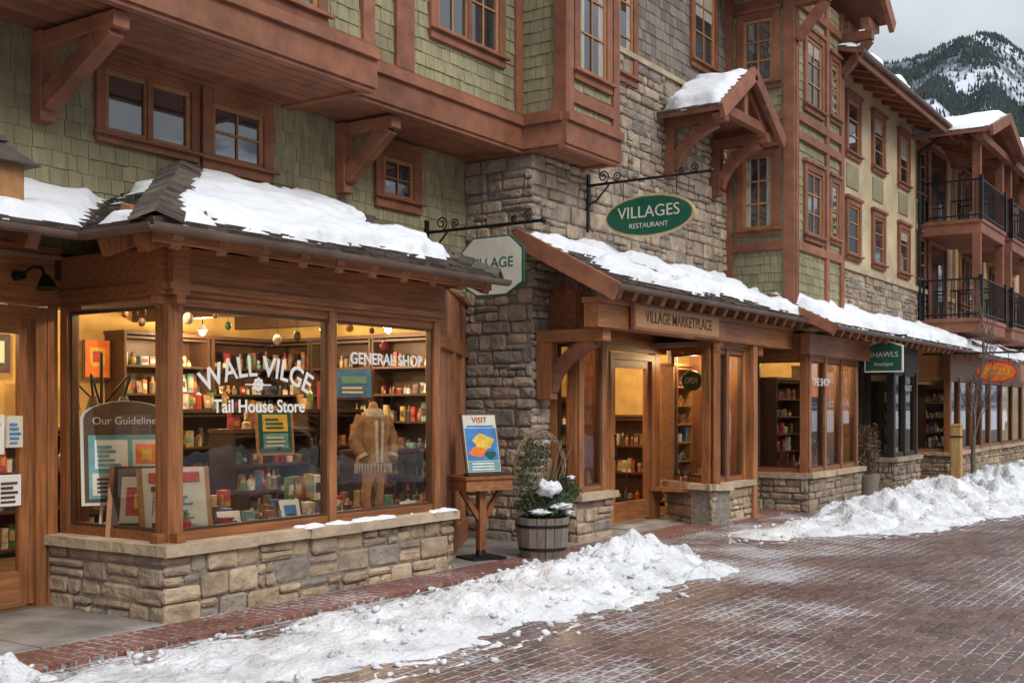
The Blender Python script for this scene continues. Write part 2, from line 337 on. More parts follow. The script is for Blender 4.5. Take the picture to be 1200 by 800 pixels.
def roof_face(mb,pts,exp=.15):
    p=[Vector(q) for q in pts]; U=(p[1]-p[0])
    N=(p[1]-p[0]).cross(p[2]-p[0]).normalized()
    if N.z<0: N=-N
    fr=Fr(p[0],U,N.cross(U.normalized()))
    poly=[((q-p[0]).dot(fr.U),(q-p[0]).dot(fr.V)) for q in p]
    mb.prism(fr,poly,-.07,-.008,'redwood'); mb.prism(fr,poly,-.006,.003,'roof_shingle')
    us=[q[0] for q in poly]; vs=[q[1] for q in poly]
    shingles(mb,fr,min(us),max(us),min(vs),max(vs),'roof_shingle',exp=exp,clip=lambda u,v:pip(poly,u,v),th=.032,jit=.02,wmin=.08,wmax=.2)
    fr.poly=poly; return fr
def snow_patch(name,parent,fr,poly,step=.045,T=.12,cov=.0,seed=0,edge=.12,fs=1.0,bias=None,mat='snow'):
    us=[q[0] for q in poly]; vs=[q[1] for q in poly]; u0,u1,v0,v1=min(us),max(us),min(vs),max(vs)
    nu=int((u1-u0)/step)+2; nv=int((v1-v0)/step)+2
    H={}
    for j in range(nv):
        for i in range(nu):
            u=u0+i*step; v=v0+j*step
            if not pip(poly,u,v): continue
            e=edged(poly,u,v)
            q=Vector((u*fs*.9+seed*7.3,v*fs*1.6,seed))
            m=.9*noise.noise(q)+.55*noise.noise(q*2.7)+.26*noise.noise(q*7)
            b=bias(u,v) if bias else 0
            s=m+cov+b
            h=sstep(s,0,.45)*sstep(e+.06*noise.noise(q*4),.0+edge*.4,edge+.12)
            if h>0.01:
                H[(i,j)]=.018+T*h*(1+.5*noise.noise(q*1.3)+.35*noise.noise(q*3.1)+.12*noise.noise(q*8))
    mb=MB(name,parent); idx={}
    border=set()
    for (i,j) in list(H):
        for d in ((1,0),(-1,0),(0,1),(0,-1),(1,1),(-1,-1),(1,-1),(-1,1)):
            if (i+d[0],j+d[1]) not in H: border.add((i+d[0],j+d[1]))
    for k in border: H[k]=.0
    V=[];F=[]
    for k,h in H.items(): idx[k]=len(V); V.append(fr(u0+k[0]*step,v0+k[1]*step,h))
    for (i,j) in H:
        q=[(i,j),(i+1,j),(i+1,j+1),(i,j+1)]
        if all(x in H for x in q) and not all(x in border for x in q): F.append([idx[x] for x in q])
    mb.add(V,F,mat,True); return mb.build()
def text(body,fr,u,v,n,size,m,parent,arc=0,bold=0,name='lettering',ext=.002,align='CENTER',sx=1):
    c=bpy.data.curves.new(name,'FONT'); c.body=body; c.size=size; c.align_x=align; c.align_y='CENTER'; c.extrude=ext; c.offset=bold
    t=bpy.data.objects.new(name+'_tmp',c); scene.collection.objects.link(t)
    dg=bpy.context.evaluated_depsgraph_get(); dg.update(); me=bpy.data.meshes.new_from_object(t.evaluated_get(dg)); bpy.data.objects.remove(t)
    for w in me.vertices:
        x,y,z=w.co; x*=sx
        if arc: a=x/arc; x,y=(arc+y)*math.sin(a),(arc+y)*math.cos(a)-arc
        w.co=fr(u+x,v+y,n+z)
    me.materials.clear(); me.materials.append(MATS[m]); o=bpy.data.objects.new(name,me); scene.collection.objects.link(o); o.parent=parent; return o
def lamp(parent,loc,power,col=(1,.70,.38),r=.05,name='ceiling_and_fill_light'):
    l=bpy.data.lights.new(name,'POINT'); l.energy=power; l.color=col; l.shadow_soft_size=r
    o=bpy.data.objects.new(name,l); o.location=loc; scene.collection.objects.link(o); o.parent=parent
def item(mb,f,u,z,d,gw,gh,goods):
    """one shop article: bottle, jar, plush, small frame or labelled box"""
    t=R(); vz=f.V; c=f(u+gw/2,z,d)
    if t<.28:
        mb.cyl(c,c+vz*gh*.6,gw*.42,gw*.42,goods,8); mb.cyl(c+vz*gh*.6,c+vz*gh*.72,gw*.42,gw*.16,goods,8,cap=False); mb.cyl(c+vz*gh*.72,c+vz*gh*.95,gw*.16,gw*.16,goods,8)
    elif t<.38: mb.cyl(c,c+vz*gh*.55,gw*.45,gw*.48,goods,9); mb.cyl(c+vz*gh*.55,c+vz*gh*.6,gw*.5,gw*.5,goods,9)
    elif t<.50:
        mb.blob(c+vz*gw*.5,(gw*.45,gw*.4,gw*.5),goods,8,6); mb.blob(c+vz*gw*1.15,(gw*.3,gw*.3,gw*.3),goods,8,6)
    elif t<.64:
        g=Fr(c,f.U,(f.V-f.N*.2)); mb.box(g,-gw*.6,gw*.6,0,gh,-.01,0,'dark_wood'); mb.box(g,-gw*.5,gw*.5,gh*.1,gh*.9,0,.004,goods); mb.box(g,-gw*.25,gw*.3,gh*.3,gh*.6,.004,.007,goods)
    else:
        dn=gw*.4; mb.box(f,u,u+gw,z,z+gh,d-dn,d+dn,goods); mb.box(f,u+gw*.12,u+gw*.88,z+gh*.3,z+gh*.7,d+dn+.002,d+dn+.005,goods)
def shelf(mb,fr,w,h,lv,d=.35,goods='goods',fill=.93,wood='dark_wood'):
    mb.box(fr,0,.03,0,h,0,d,wood); mb.box(fr,w-.03,w,0,h,0,d,wood); mb.box(fr,0,w,0,h,0,.015,wood); mb.box(fr,-.02,w+.02,h,h+.04,0,d+.02,wood)
    for k in range(lv+1):
        z=.08+(h-.1)*k/lv; mb.box(fr,.03,w-.03,z-.025,z,0.015,d,wood)
        if k==lv: continue
        u=.05; gap=(h-.1)/lv-.06; fam=RU(.04,.10); fh=RU(.1,.24)
        while u<w-.1:
            if R()<.2: fam=RU(.035,.10); fh=RU(.07,.26)
            gw=fam*RU(.85,1.15)
            if R()<fill: item(mb,fr,u,z,d*RU(.5,.75),gw,min(gap,fh*RU(.85,1.1)),goods)
            u+=gw+RU(.004,.025)
def iron_scroll(mb,c,r,fr,turn=1.6,start=0,thick=.009,flip=1):
    pts=[]
    for i in range(22):
        t=i/21; a=start+flip*turn*2*math.pi*t; rr=r*(1-.8*t); pts.append(fr(c[0]+rr*math.cos(a),c[1]+rr*math.sin(a),0))
    mb.tube(pts,thick,'iron',6)
# ================================================================= GROUND
g=MB('ground'); g.add([(-4000,-4000,-.12),(4000,-4000,-.12),(4000,4000,-.12),(-4000,4000,-.12)],[(0,1,2,3)],'snow'); g.build()
g=MB('brick_plaza'); g.add([(-30,-14,0),(90,-14,0),(90,6.9,0),(-30,6.9,0)],[(0,1,2,3)],'pavers'); g.build()
g=MB('sidewalk')
x=-12
while x<60:
    g.wbox(x,x+1.48,6.72,12,-.1,.035,'concrete'); x+=1.5
g.build(.004)
g=MB('brick_edging'); g.wbox(-12,60,6.22,6.715,-.1,.03,'brick_band'); g.build()
# ================================================================= MAIN LODGE BUILDING
lodge=root('timber_lodge_building')
wl=MB('upper_walls',lodge)
wl.wbox(-2,11.2,8.2,8.5,2.85,9.6,'green_shingle')
wl.wbox(11.2,16.8,7.24,8.5,3.0,9.6,'mortar')
wl.wbox(11.2,11.65,7.24,8.5,0,3.0,'mortar')
wl.wbox(-2,4.1,8.2,8.5,0,2.85,'wood_h')
wl.wbox(-2,-1.8,8.5,14,0,9.6,'green_shingle'); wl.wbox(-2,30,13.8,14,0,9.6,'green_shingle')
fA=wfr((-2,8.2),(11.2,8.2))
shingles(wl,fA,0,13.2,2.86,4.62,'green_shingle',exp=.135,wmin=.09,wmax=.19,holes=[(8.05,9.9,3.9,4.5),(11.55,12.2,3.9,4.45)])
wl.build()
win=MB('clerestory_windows',lodge)
f=wfr((0,8.2),(1,8.2))
window(win,f,5.95,7.04,3.82,4.54,cols=1,rows=1,units=2,tr=.09)
window(win,f,7.08,7.96,3.78,4.54,cols=2,rows=2,units=1,tr=.12)
window(win,f,9.49,10.28,3.80,4.50,cols=2,rows=2,units=1,tr=.13)
win.build(.006)
def jetty(name,x0,x1,y,z0=4.6,z1=9.6,wins=(),posts=(),ywall=8.2,rail=None):
    b=MB(name,lodge)
    b.wbox(x0+.02,x1-.02,y+.02,ywall-.002,z0+.05,z1,'green_shingle')
    f=wfr((x0,y),(x1,y)); L=x1-x0
    fl=wfr((x0,ywall),(x0,y)); fr_=wfr((x1,y),(x1,ywall)); D=ywall-y
    shingles(b,f,.1,L-.1,z0+.4,z1,'green_shingle',exp=.135,holes=wins and [(w[0]-x0+.05,w[1]-x0-.05,w[2]+.05,w[3]-.05) for w in wins])
    shingles(b,fl,0,D-.08,z0+.4,z1,'green_shingle',exp=.135); shingles(b,fr_,0.08,D,z0+.4,z1,'green_shingle',exp=.135)
    for ff,l0,l1 in ((f,-.06,L+.06),(fl,0,D+.0),(fr_,0,D)):
        b.box(ff,l0,l1,z0,z0+.26,0,.06,'redwood'); b.box(ff,l0,l1,z0+.26,z0+.36,0,.10,'redwood'); b.box(ff,l0,l1,z0+.36,z0+.41,0,.05,'redwood')
        b.box(ff,l0,l1,z0-.04,z0+.03,-.05,.035,'redwood')
    yy=y
    while yy<ywall-.02:
        b.wbox(x0,x1,yy+.005,min(yy+.13,ywall),z0-.01,z0+.015,'redwood'); yy+=.137
    for u in (0,L-.12): b.box(f,u,u+.12,z0+.41,z1,0,.05,'redwood')
    b.box(fl,D-.12,D+.045,z0+.41,z1,0,.045,'redwood'); b.box(fr_,-.045,.12,z0+.41,z1,0,.045,'redwood')
    for p in posts: b.box(f,p[0]-x0,p[1]-x0,z0+.41,z1,0,.055,'redwood')
    for w in wins: window(b,f,w[0]-x0,w[1]-x0,w[2],w[3],cols=w[4],rows=w[5],units=w[6],tr=.12)
    if rail: b.box(f,.12,L-.12,rail,rail+.14,0,.05,'redwood')
    b.build(.006)
jetty('jettied_storey_a',2.6,8.15,7.1,wins=[(6.3,7.55,4.98,6.6,2,3,2),(3.4,4.9,4.98,6.6,2,3,2)])
jetty('jettied_storey_b',8.19,11.1,7.36,wins=[(9.38,10.75,5.45,7.1,2,3,2)],posts=[(8.82,9.10)])
jetty('jettied_storey_c',11.14,12.32,6.76,wins=[(11.28,12.16,5.38,7.0,2,3,1)],rail=5.1)
def bracket(name,x,yw,yf,zt,zb,w=.15,parent=lodge):
    b=MB(name,parent)
    b.wbox(x-w/2,x+w/2,yw-.14,yw-.005,zb,zt-.03,'redwood')
    b.wbox(x-w/2+.004,x+w/2-.004,yf+.06,yw-.145,zt-.17,zt-.045,'redwood')
    A=Vector((x,yw-.12,zb+.16)); B=Vector((x,yf+.16,zt-.15)); C=(A+B)/2+Vector((0,.05,-.03))
    pts=[]
    for i in range(7):
        t=i/6; p=A*(1-t)**2+C*2*t*(1-t)+B*t*t; pts.append(p)
    for p,q in zip(pts,pts[1:]): b.beam(p-(q-p)*.06,q+(q-p)*.06,w-.02,.17,'redwood',up=(0,-.6,.8))
    b.build(.008)
bracket('knee_bracket_1',5.45,8.2,7.1,4.6,3.86); bracket('knee_bracket_2',8.95,8.2,7.36,4.6,3.84); bracket('knee_bracket_3',2.9,8.2,7.1,4.6,3.86)
st=MB('stone_tower',lodge)
fl=wfr((11.2,8.2),(11.2,7.24)); stones(st,fl,0,.98,0,4.75,'stone',wmax=.42)
ff=wfr((11.2,7.24),(16.8,7.24))
stones(st,ff,-.04,.45,0,3.0,'stone',wmin=.2); stones(st,ff,-.04,5.6,3.0,6.3,'stone')
shingles(st,ff,0,5.6,6.32,9.6,'grey_shingle',exp=.15,holes=[(1.7,2.5,6.1,8),(4.3,5.2,6.5,8)])
st.box(ff,0,5.6,6.27,6.34,0,.07,'cap_stone')
st.build()
win=MB('tower_windows',lodge)
window(win,ff,1.62,2.55,5.9,7.6,cols=2,rows=3,tr=.12); window(win,ff,4.25,5.2,6.65,8.2,cols=2,rows=3,tr=.12)
win.build(.006)
gc=MB('gabled_canopy',lodge)
cx,hw,yF,yB,ze,za=15.45,1.12,6.25,7.22,5.68,6.42
frL=roof_face(gc,[(cx-hw,yB,ze),(cx-hw,yF,ze),(cx,yF,za),(cx,yB,za)])
frR=roof_face(gc,[(cx+hw,yF,ze),(cx+hw,yB,ze),(cx,yB,za),(cx,yF,za)])
for sgn in (-1,1):
    gc.beam((cx+sgn*(hw+.03),yF-.03,ze-.09),(cx,yF-.03,za-.06),.07,.2,'redwood')
    gc.beam((cx+sgn*(hw-.2),yF+.14,ze-.12),(cx,yF+.14,za-.12),.12,.16,'redwood')
    X=cx+sgn*(hw-.33)
    gc.wbox(X-.08,X+.08,yF+.05,yB,ze-.14,ze+.0,'redwood')
    gc.wbox(X-.075,X+.075,yB-.15,yB,ze-.85,ze-.14,'redwood')
    A=Vector((X,yB-.12,ze-.72));B=Vector((X,yF+.2,ze-.14));C=Vector((X,yB-.25,ze-.3))
    pp=[A*(1-t)**2+C*2*t*(1-t)+B*t*t for t in [i/7 for i in range(8)]]
    for p,q in zip(pp,pp[1:]): gc.beam(p,q,.13,.15,'redwood',up=(0,-.6,.8))
gc.wbox(cx-hw+.25,cx+hw-.25,yF+.08,yF+.2,ze-.02,ze+.12,'redwood'); gc.wbox(cx-.06,cx+.06,yF+.09,yF+.19,ze+.12,za-.18,'redwood')
gc.build(.006)
snow_patch('canopy_snow_1',lodge,frL,frL.poly,T=.10,seed=3,edge=.05,bias=lambda u,v:.7-.8*sstep(v,.35,.0)-.7*sstep(u,.4,.0)); snow_patch('canopy_snow_2',lodge,frR,frR.poly,T=.09,cov=.3,seed=4,edge=.04)
td=MB('oriel_tower',lodge)
x0,x1,yf,yb=16.8,19.1,6.15,8.5
td.wbox(x0+.02,x1-.02,yf+.02,yb,3.0,8.2,'green_shingle')
fD=wfr((x0,yf),(x1,yf)); fDl=wfr((x0,7.24),(x0,yf)); fDr=wfr((x1,yf),(x1,7.24))
shingles(td,fD,0.1,2.2,3.0,8.2,'green_shingle',exp=.135,holes=[(.5,1.25,4.3,5.3),(.5,1.25,6.3,7.4)]); shingles(td,fDl,0,1.0,3.0,8.2,'green_shingle',exp=.135,holes=[(.37,.75,4.4,5.6),(.37,.75,6.7,7.7)]); shingles(td,fDr,0,1.09,3.0,8.2,'green_shingle',exp=.135)
for ff_,L_ in ((fD,2.3),(fDl,1.09),(fDr,1.09)):
    td.box(ff_,0,.13,3.0,8.2,0,.055,'redwood'); td.box(ff_,L_-.13,L_+.04,3.0,8.2,0,.05,'redwood')
    for z in (4.02,5.72,6.0,7.75): td.box(ff_,.13,L_-.13,z,z+.13,0,.06,'redwood')
td.box(fD,1.42,1.56,3.0,8.2,0,.052,'redwood')
window(td,fD,.42,1.32,4.2,5.42,cols=2,rows=3,tr=.11); window(td,fD,.42,1.32,6.22,7.5,cols=2,rows=3,tr=.11)
window(td,fD,1.6,2.14,4.3,5.4,cols=1,rows=2,tr=.09); window(td,fD,1.6,2.14,6.3,7.4,cols=1,rows=2,tr=.09)
window(td,fDl,.2,.9,4.25,5.6,cols=2,rows=3,tr=.11); window(td,fDl,.2,.9,6.5,7.7,cols=2,rows=3,tr=.11)
cx=(x0+x1)/2; hw=1.75
frL=roof_face(td,[(cx-hw,9.5,8.15),(cx-hw,5.5,8.15),(cx,5.5,9.5),(cx,9.5,9.5)]); frR=roof_face(td,[(cx+hw,5.5,8.15),(cx+hw,9.5,8.15),(cx,9.5,9.5),(cx,5.5,9.5)])
for s in (-1,1):
    td.beam((cx+s*(hw+.05),5.47,8.05),(cx,5.47,9.42),.08,.24,'redwood')
    for yy in (5.75,6.1):
        td.wbox(cx+s*1.15-(.6 if s<0 else 0),cx+s*1.15+(.6 if s>0 else 0),yy-.07,yy+.07,7.98,8.1,'redwood')
    td.wbox(cx+s*1.1-.08,cx+s*1.1+.08,5.6,6.15,7.7,7.85,'redwood')
    td.beam((cx+s*1.1,6.1,7.2),(cx+s*1.1,5.65,7.7),.13,.13,'redwood')
td.build(.006)
snow_patch('tower_roof_snow',lodge,frL,frL.poly,step=.08,T=.16,cov=.6,seed=5)
mr_=MB('main_roof',lodge)
frm=roof_face(mr_,[(-2.5,6.4,9.4),(16.6,6.4,9.4),(16.6,11,11.4),(-2.5,11,11.4)],exp=.25)
frm2=roof_face(mr_,[(16.6,14.2,10.0),(-2.5,14.2,10.0),(-2.5,11,11.4),(16.6,11,11.4)],exp=.3)
mr_.build()
snow_patch('main_roof_snow',lodge,frm,frm.poly,step=.15,T=.2,cov=.7,seed=9)
# ---------------- shopfront roofs
r1=MB('shopfront_roof_1',lodge)
E=2.87
fa=roof_face(r1,[(5.1,6.35,E),(9.25,6.35,E),(8.6,8.2,3.70),(6.9,8.2,3.70)],exp=.125)
fb=roof_face(r1,[(5.1,7.15,E),(5.1,6.35,E),(6.9,8.2,3.70),(6.12,8.2,3.34)],exp=.125)
fc=roof_face(r1,[(-2,7.15,E),(5.1,7.15,E),(6.12,8.2,3.34),(-2,8.2,3.34)],exp=.125)
fd=roof_face(r1,[(9.25,6.35,E),(9.6,8.2,E),(8.6,8.2,3.70)],exp=.125)
def hipcaps(mb,A,B,n,w=.3):
    A=Vector(A);B=Vector(B); d=(B-A)/n
    for i in range(n):
        p=A+d*i; z=Vector((0,0,.055+RU(0,.02))); side=d.normalized().cross(Vector((0,0,1))).normalized()
        for s in (-1,1):
            q=[p+z+Vector((0,0,.03)),p+side*s*w/2+z-Vector((0,0,.045)),p+d*1.25+side*s*w/2+z-Vector((0,0,.07)),p+d*1.25+z]
            q2=[x-Vector((0,0,.028)) for x in q]; P=q+q2
            mb.add(P,[(0,1,2,3),(4,7,6,5),(0,4,5,1),(1,5,6,2),(2,6,7,3),(3,7,4,0)],'roof_shingle')
hipcaps(r1,(5.1,6.35,E+.01),(6.9,8.2,3.76),19,.36); hipcaps(r1,(9.25,6.35,E),(8.6,8.2,3.72),15,.26)
r1.build()
def gutter(mb,A,B,r=.055,m='gutter'):
    A=Vector(A);B=Vector(B); d=(B-A).normalized(); side=d.cross(Vector((0,0,1)))
    P=[];k=9
    for q in (A,B):
        for rr in (r,r-.008):
            for i in range(k):
                a=math.pi*i/(k-1); P.append(q+side*math.cos(a)*rr-Vector((0,0,1))*math.sin(a)*rr)
    F=[]
    for i in range(k-1):
        F.append((i,i+1,2*k+i+1,2*k+i)); F.append((k+i,k+i+1,3*k+i+1,3*k+i))
        F.append((i,i+1,k+i+1,k+i)); F.append((2*k+i,2*k+i+1,3*k+i+1,3*k+i))
    F+= [(0,k,3*k,2*k),(k-1,2*k-1,4*k-1,3*k-1)]
    mb.add(P,F,m,False)
tr=MB('eaves_gutters_and_rafter_tails',lodge)
gutter(tr,(5.02,6.31,E-.02),(9.32,6.31,E-.02)); gutter(tr,(5.05,7.12,E-.02),(5.05,6.29,E-.02)); gutter(tr,(-2,7.11,E-.02),(5.05,7.11,E-.02))
def rafters(mb,x0,x1,ye,yw,ze,slope,sp,m='wood_v',w=.1,h=.13):
    x=x0
    while x<=x1:
        y0=ye+.07; z=ze-.13
        mb.beam((x,y0,z+.07*slope),(x,yw,z+(yw-ye)*slope),w,h,m); x+=sp
rafters(tr,5.35,9.2,6.35,7.0,E,.449,.42); rafters(tr,-1,4.9,7.15,8.2,E,.449,.48)
y=6.6
while y<7.3: tr.beam((5.17,y,E-.12),(5.75,y,E+.12),.1,.13,'wood_v'); y+=.4
tr.wbox(5.15,9.2,6.42,6.45,E-.12,E-.04,'wood_h')
tr.build(.006)
snow_patch('roof_snow_1',lodge,fa,fa.poly,step=.033,T=.10,seed=1,edge=.04,bias=lambda u,v:.42-.85*sstep(v,.45,.05)-.45*sstep(v,1.7,2.0)+.28*sstep(u,3.6,2.2)-.2*sstep(u,3.2,4.0))
snow_patch('roof_snow_2',lodge,fb,fb.poly,step=.035,T=.08,cov=.1,seed=2,edge=.05)
snow_patch('roof_snow_3',lodge,fc,fc.poly,step=.045,T=.08,seed=6,edge=.05,bias=lambda u,v:.1+.2*sstep(v,.3,.8)-.35*sstep(u,4.5,3))
r2=MB('shopfront_roof_2',lodge)
E2=2.95
f2=roof_face(r2,[(10.85,5.95,E2),(17.0,5.95,E2),(17.0,7.22,3.62),(10.85,7.22,3.62)],exp=.125)
f3=roof_face(r2,[(16.75,5.5,2.84),(26.2,5.5,2.84),(26.2,6.5,3.36),(16.75,6.5,3.36)],exp=.125)
r2.build()
t2=MB('rakes_beams_and_rafters',lodge)
t2.beam((10.80,5.9,E2-.10),(10.80,7.24,3.56),.06,.2,'redwood'); t2.beam((16.70,5.45,2.76),(16.70,6.5,3.28),.05,.16,'redwood')
gutter(t2,(10.8,5.91,E2-.02),(17.0,5.91,E2-.02)); gutter(t2,(16.7,5.46,2.82),(26.2,5.46,2.82))
rafters(t2,11.1,16.9,5.95,6.9,E2,.527,.36,'wood_v'); rafters(t2,17.0,26,5.5,6.3,2.84,.52,.4,'wood_v')
t2.wbox(10.95,17.0,6.22,6.40,2.5,2.76,'wood_h'); t2.wbox(10.95,17.0,6.19,6.43,2.765,2.83,'wood_h')
t2.wbox(16.9,21.5,5.92,6.06,2.42,2.74,'wood_h')
t2.build(.006)
snow_patch('roof_snow_4',lodge,f2,f2.poly,step=.038,T=.10,seed=11,edge=.05,bias=lambda u,v:.42-.8*sstep(v,.4,.05)-.5*sstep(u,1.0,.2))
snow_patch('roof_snow_5',lodge,f3,f3.poly,step=.05,T=.12,seed=12,edge=.04,bias=lambda u,v:.6-.4*sstep(v,.25,.05))
# ---------------- SHOPFRONT 1
s1=MB('shopfront_bay_1',lodge)
storefront(s1,(5.52,6.75),(8.95,6.75),[.17,1.86,3.34],.60,2.44,2.80,ext=(.05,.05))
storefront(s1,(5.52,8.14),(5.52,6.75),[.05,1.22],.60,2.44,2.80,ext=(0,0))
s1.wbox(5.60,5.74,6.83,6.97,.6,2.8,'wood_v')
fch=wfr((8.93,6.86),(11.15,8.16)); Lc=fch.L
k=0
while k*.135<Lc-.05: s1.box(fch,k*.135,min(Lc,k*.135+.13),.03,2.84,-.06,0,'redwood'); k+=1
s1.box(fch,0,Lc,2.2,2.34,0,.04,'wood_h'); s1.box(fch,0,Lc,.03,.3,0,.03,'wood_h'); s1.box(fch,1.9,2.05,.3,2.2,0,.04,'wood_v'); s1.box(fch,1.0,1.12,.3,2.2,0,.04,'wood_v')
s1.prism(W,[(8.9,6.84),(11.2,8.14),(11.2,8.22),(8.9,8.22)],2.84,2.88,'wood_h')
fdw=wfr((0,8.14),(1,8.14))
door(s1,fdw,4.40,5.37,.05,2.30,w=.12)
s1.box(fdw,4.1,5.6,2.41,2.88,-.1,.02,'wood_h'); s1.box(fdw,5.47,5.56,0.03,2.41,-.1,.03,'wood_v'); s1.box(fdw,4.1,4.30,.03,2.41,-.1,.02,'wood_v')
for k in range(14): s1.box(fdw,2.2+k*.135,2.2+k*.135+.13,0,2.88,-.06,-.01,'wood_v')
s1.build(.005)
b=MB('gooseneck_wall_lamp',lodge); b.cyl((5.2,8.12,2.62),(5.2,8.02,2.62),.04,.03,'iron'); b.tube([(5.2,8.04,2.62),(5.2,7.9,2.68),(5.2,7.78,2.66),(5.2,7.74,2.58)],.012,'iron'); b.cyl((5.2,7.74,2.6),(5.2,7.72,2.5),.03,.08,'iron',14); b.build()
snow_patch('ledge_snow',lodge,Fr((6.9,6.66,.603),(1,0,0),(0,1,0)),[(0,0),(2.05,0),(2.05,.17),(0,.17)],step=.02,T=.022,cov=.0,seed=21,edge=.01,fs=3)
fg=wfr((5.52,6.86),(9.06,6.86))
text('WALL VILGE',fg,1.0,1.93,.02,.235,'white_paint',lodge,arc=1.25,bold=.003,name='window_lettering_1',sx=.95)
text('Tail House Store',fg,1.02,1.61,.02,.145,'white_paint',lodge,bold=.0025,name='window_lettering_2')
text('GENERAL SHOP',fg,2.60,2.04,.02,.145,'white_paint',lodge,bold=.0025,name='window_lettering_3')
em=MB('window_emblem',lodge)
for k in range(8):
    a=k*math.pi/4; em.cyl(fg(1.0,1.79,.01)+Vector((.04*math.cos(a),0,.04*math.sin(a))),fg(1.0,1.79,.014)+Vector((.04*math.cos(a),0,.04*math.sin(a))),.018,.018,'white_paint',8)
em.cyl(fg(1.0,1.79,.01),fg(1.0,1.79,.016),.02,.02,'white_paint',12); em.box(fg,.86,1.14,1.783,1.793,.01,.014,'white_paint'); em.build()
# ---------------- SHOPFRONT 2
s2=MB('shopfront_bay_2',lodge)
storefront(s2,(11.50,7.22),(11.50,6.80),[.05,.37],.60,2.42,2.95,inset=.06)
storefront(s2,(11.50,6.80),(12.26,6.80),[.06,.70],.60,2.42,2.95,inset=.06,ext=(.04,.04))
s2.wbox(12.16,12.24,6.86,7.3,.03,2.9,'wood_v')
s2.wbox(12.16,13.15,7.28,7.36,.03,2.95,'wood_v')
f7=wfr((12.2,7.3),(14.8,7.3))
door(s2,f7,1.02,2.12,.06,2.25); s2.box(f7,0,2.6,2.36,2.95,-.1,.02,'wood_h'); s2.box(f7,2.22,2.36,.03,2.36,-.1,.03,'wood_v')
s2.box(f7,.8,2.5,0,.055,-.2,.35,'concrete')
storefront(s2,(14.78,7.30),(14.2,6.32),[.06,1.08],.58,2.42,2.95,inset=.06,ext=(0,.03))
storefront(s2,(14.2,6.32),(15.5,6.32),[.05,.64,1.24],.58,2.42,2.95,inset=.06,ext=(.03,.03))
s2.wbox(15.38,15.46,6.4,7.2,0,2.95,'wood_v'); s2.wbox(15.4,16.95,7.0,7.1,0,2.95,'wood_v')
s2.wbox(15.5,15.64,6.25,6.39,0,2.5,'wood_v')
s2.build(.005)
b=MB('entry_beam_brackets',lodge)
for X in (11.3,15.9):
    b.wbox(X-.09,X+.09,6.3,7.2,2.36,2.5,'wood_h'); b.wbox(X-.08,X+.08,7.0,7.2,1.7,2.36,'wood_v')
    A=Vector((X,7.05,1.8));B=Vector((X,6.45,2.36));C=Vector((X,6.95,2.2)); pp=[A*(1-t)**2+C*2*t*(1-t)+B*t*t for t in [i/7 for i in range(8)]]
    for p,q in zip(pp,pp[1:]): b.beam(p,q,.14,.14,'redwood',up=(0,-.6,.8))
b.build(.006)
# ---------------- SHOPFRONT 3
s3=MB('shopfront_bay_3',lodge)
storefront(s3,(17.1,6.95),(17.1,6.0),[.05,.89],.60,2.40,2.75,inset=.06,ext=(0,.0))
storefront(s3,(17.1,6.0),(19.7,6.0),[.06,.9,1.72,2.54],.60,2.40,2.75,inset=.06,ext=(.03,.03))
s3.wbox(19.58,19.66,6.1,7.0,0,2.75,'wood_v')
s3.build(.005)
# ---------------- interiors
def interior(name,x0,x1,y0,y1,z0=.03,z1=2.78,wall='plaster_warm',parent=lodge):
    b=MB(name,parent)
    b.wbox(x0,x1,y0,y1,z0,z0+.02,'floor_wood'); b.wbox(x0,x1,y0,y1,z1,z1+.03,'ceiling')
    b.wbox(x0,x1,y1,y1+.05,z0,z1,wall); b.wbox(x1,x1+.05,y0,y1,z0,z1,wall)
    return b
i1=interior('shop_interior_1',3.0,11.0,8.1,11.3)
i1.wbox(2.95,3.0,8.25,11.3,.03,2.78,'plaster_warm')
i1.prism(W,[(5.7,6.95),(8.95,6.95),(10.9,8.12),(5.7,8.12)],2.70,2.74,'ceiling')
i1.prism(W,[(5.75,6.98),(8.9,6.98),(9.6,7.45),(9.6,7.9),(5.75,7.9)],.50,.56,'wood_h'); i1.wbox(5.75,9.6,7.87,7.9,.04,.5,'wood_h')
i1.wbox(3.0,11.0,11.2,11.3,.9,.98,'dark_wood'); i1.wbox(3,11,11.24,11.3,.03,.9,'dark_wood')
for x in (4,5.6,7.2,8.8,10.4): i1.wbox(x-.06,x+.06,8.1,11.3,2.62,2.78,'dark_wood')
i1.build()
sh=root('display_shelves')
b=MB('shelf_units',sh)
for u in (8.35,9.65): shelf(b,Fr((u,11.28,.05),(1,0,0),(0,0,1)),1.25,2.4,7,goods='goods')
shelf(b,Fr((3.1,11.28,.05),(1,0,0),(0,0,1)),1.6,2.3,6,goods='goods'); shelf(b,Fr((6.5,11.28,.05),(1,0,0),(0,0,1)),1.75,1.3,3,goods='goods')
for k in range(3): shelf(b,Fr((10.98,11.25-k*1.02,.05),(0,-1,0),(0,0,1)),1.0,2.4,7,goods='goods' if k!=1 else 'goods_dark')
for (x,y,w,h) in ((6.5,9.4,1.1,1.15),(7.9,9.0,1.1,1.3),(8.0,10.1,1.2,1.5),(4.2,9.9,1.3,1.4),(9.25,9.3,.9,1.5),(9.4,8.6,.9,1.05)):
    f_=Fr((x,y,.05),(1,0,0),(0,0,1)); shelf(b,f_,w,h,4,goods='goods')
    u=.05
    while u<w-.15:
        gw=RU(.05,.12); item(b,f_,u,h+.04,RU(.08,.28),gw,RU(.1,.32),'goods'); u+=gw+.01
b.build()
dm=root('window_display_goods'); b=MB('gift_items',dm)
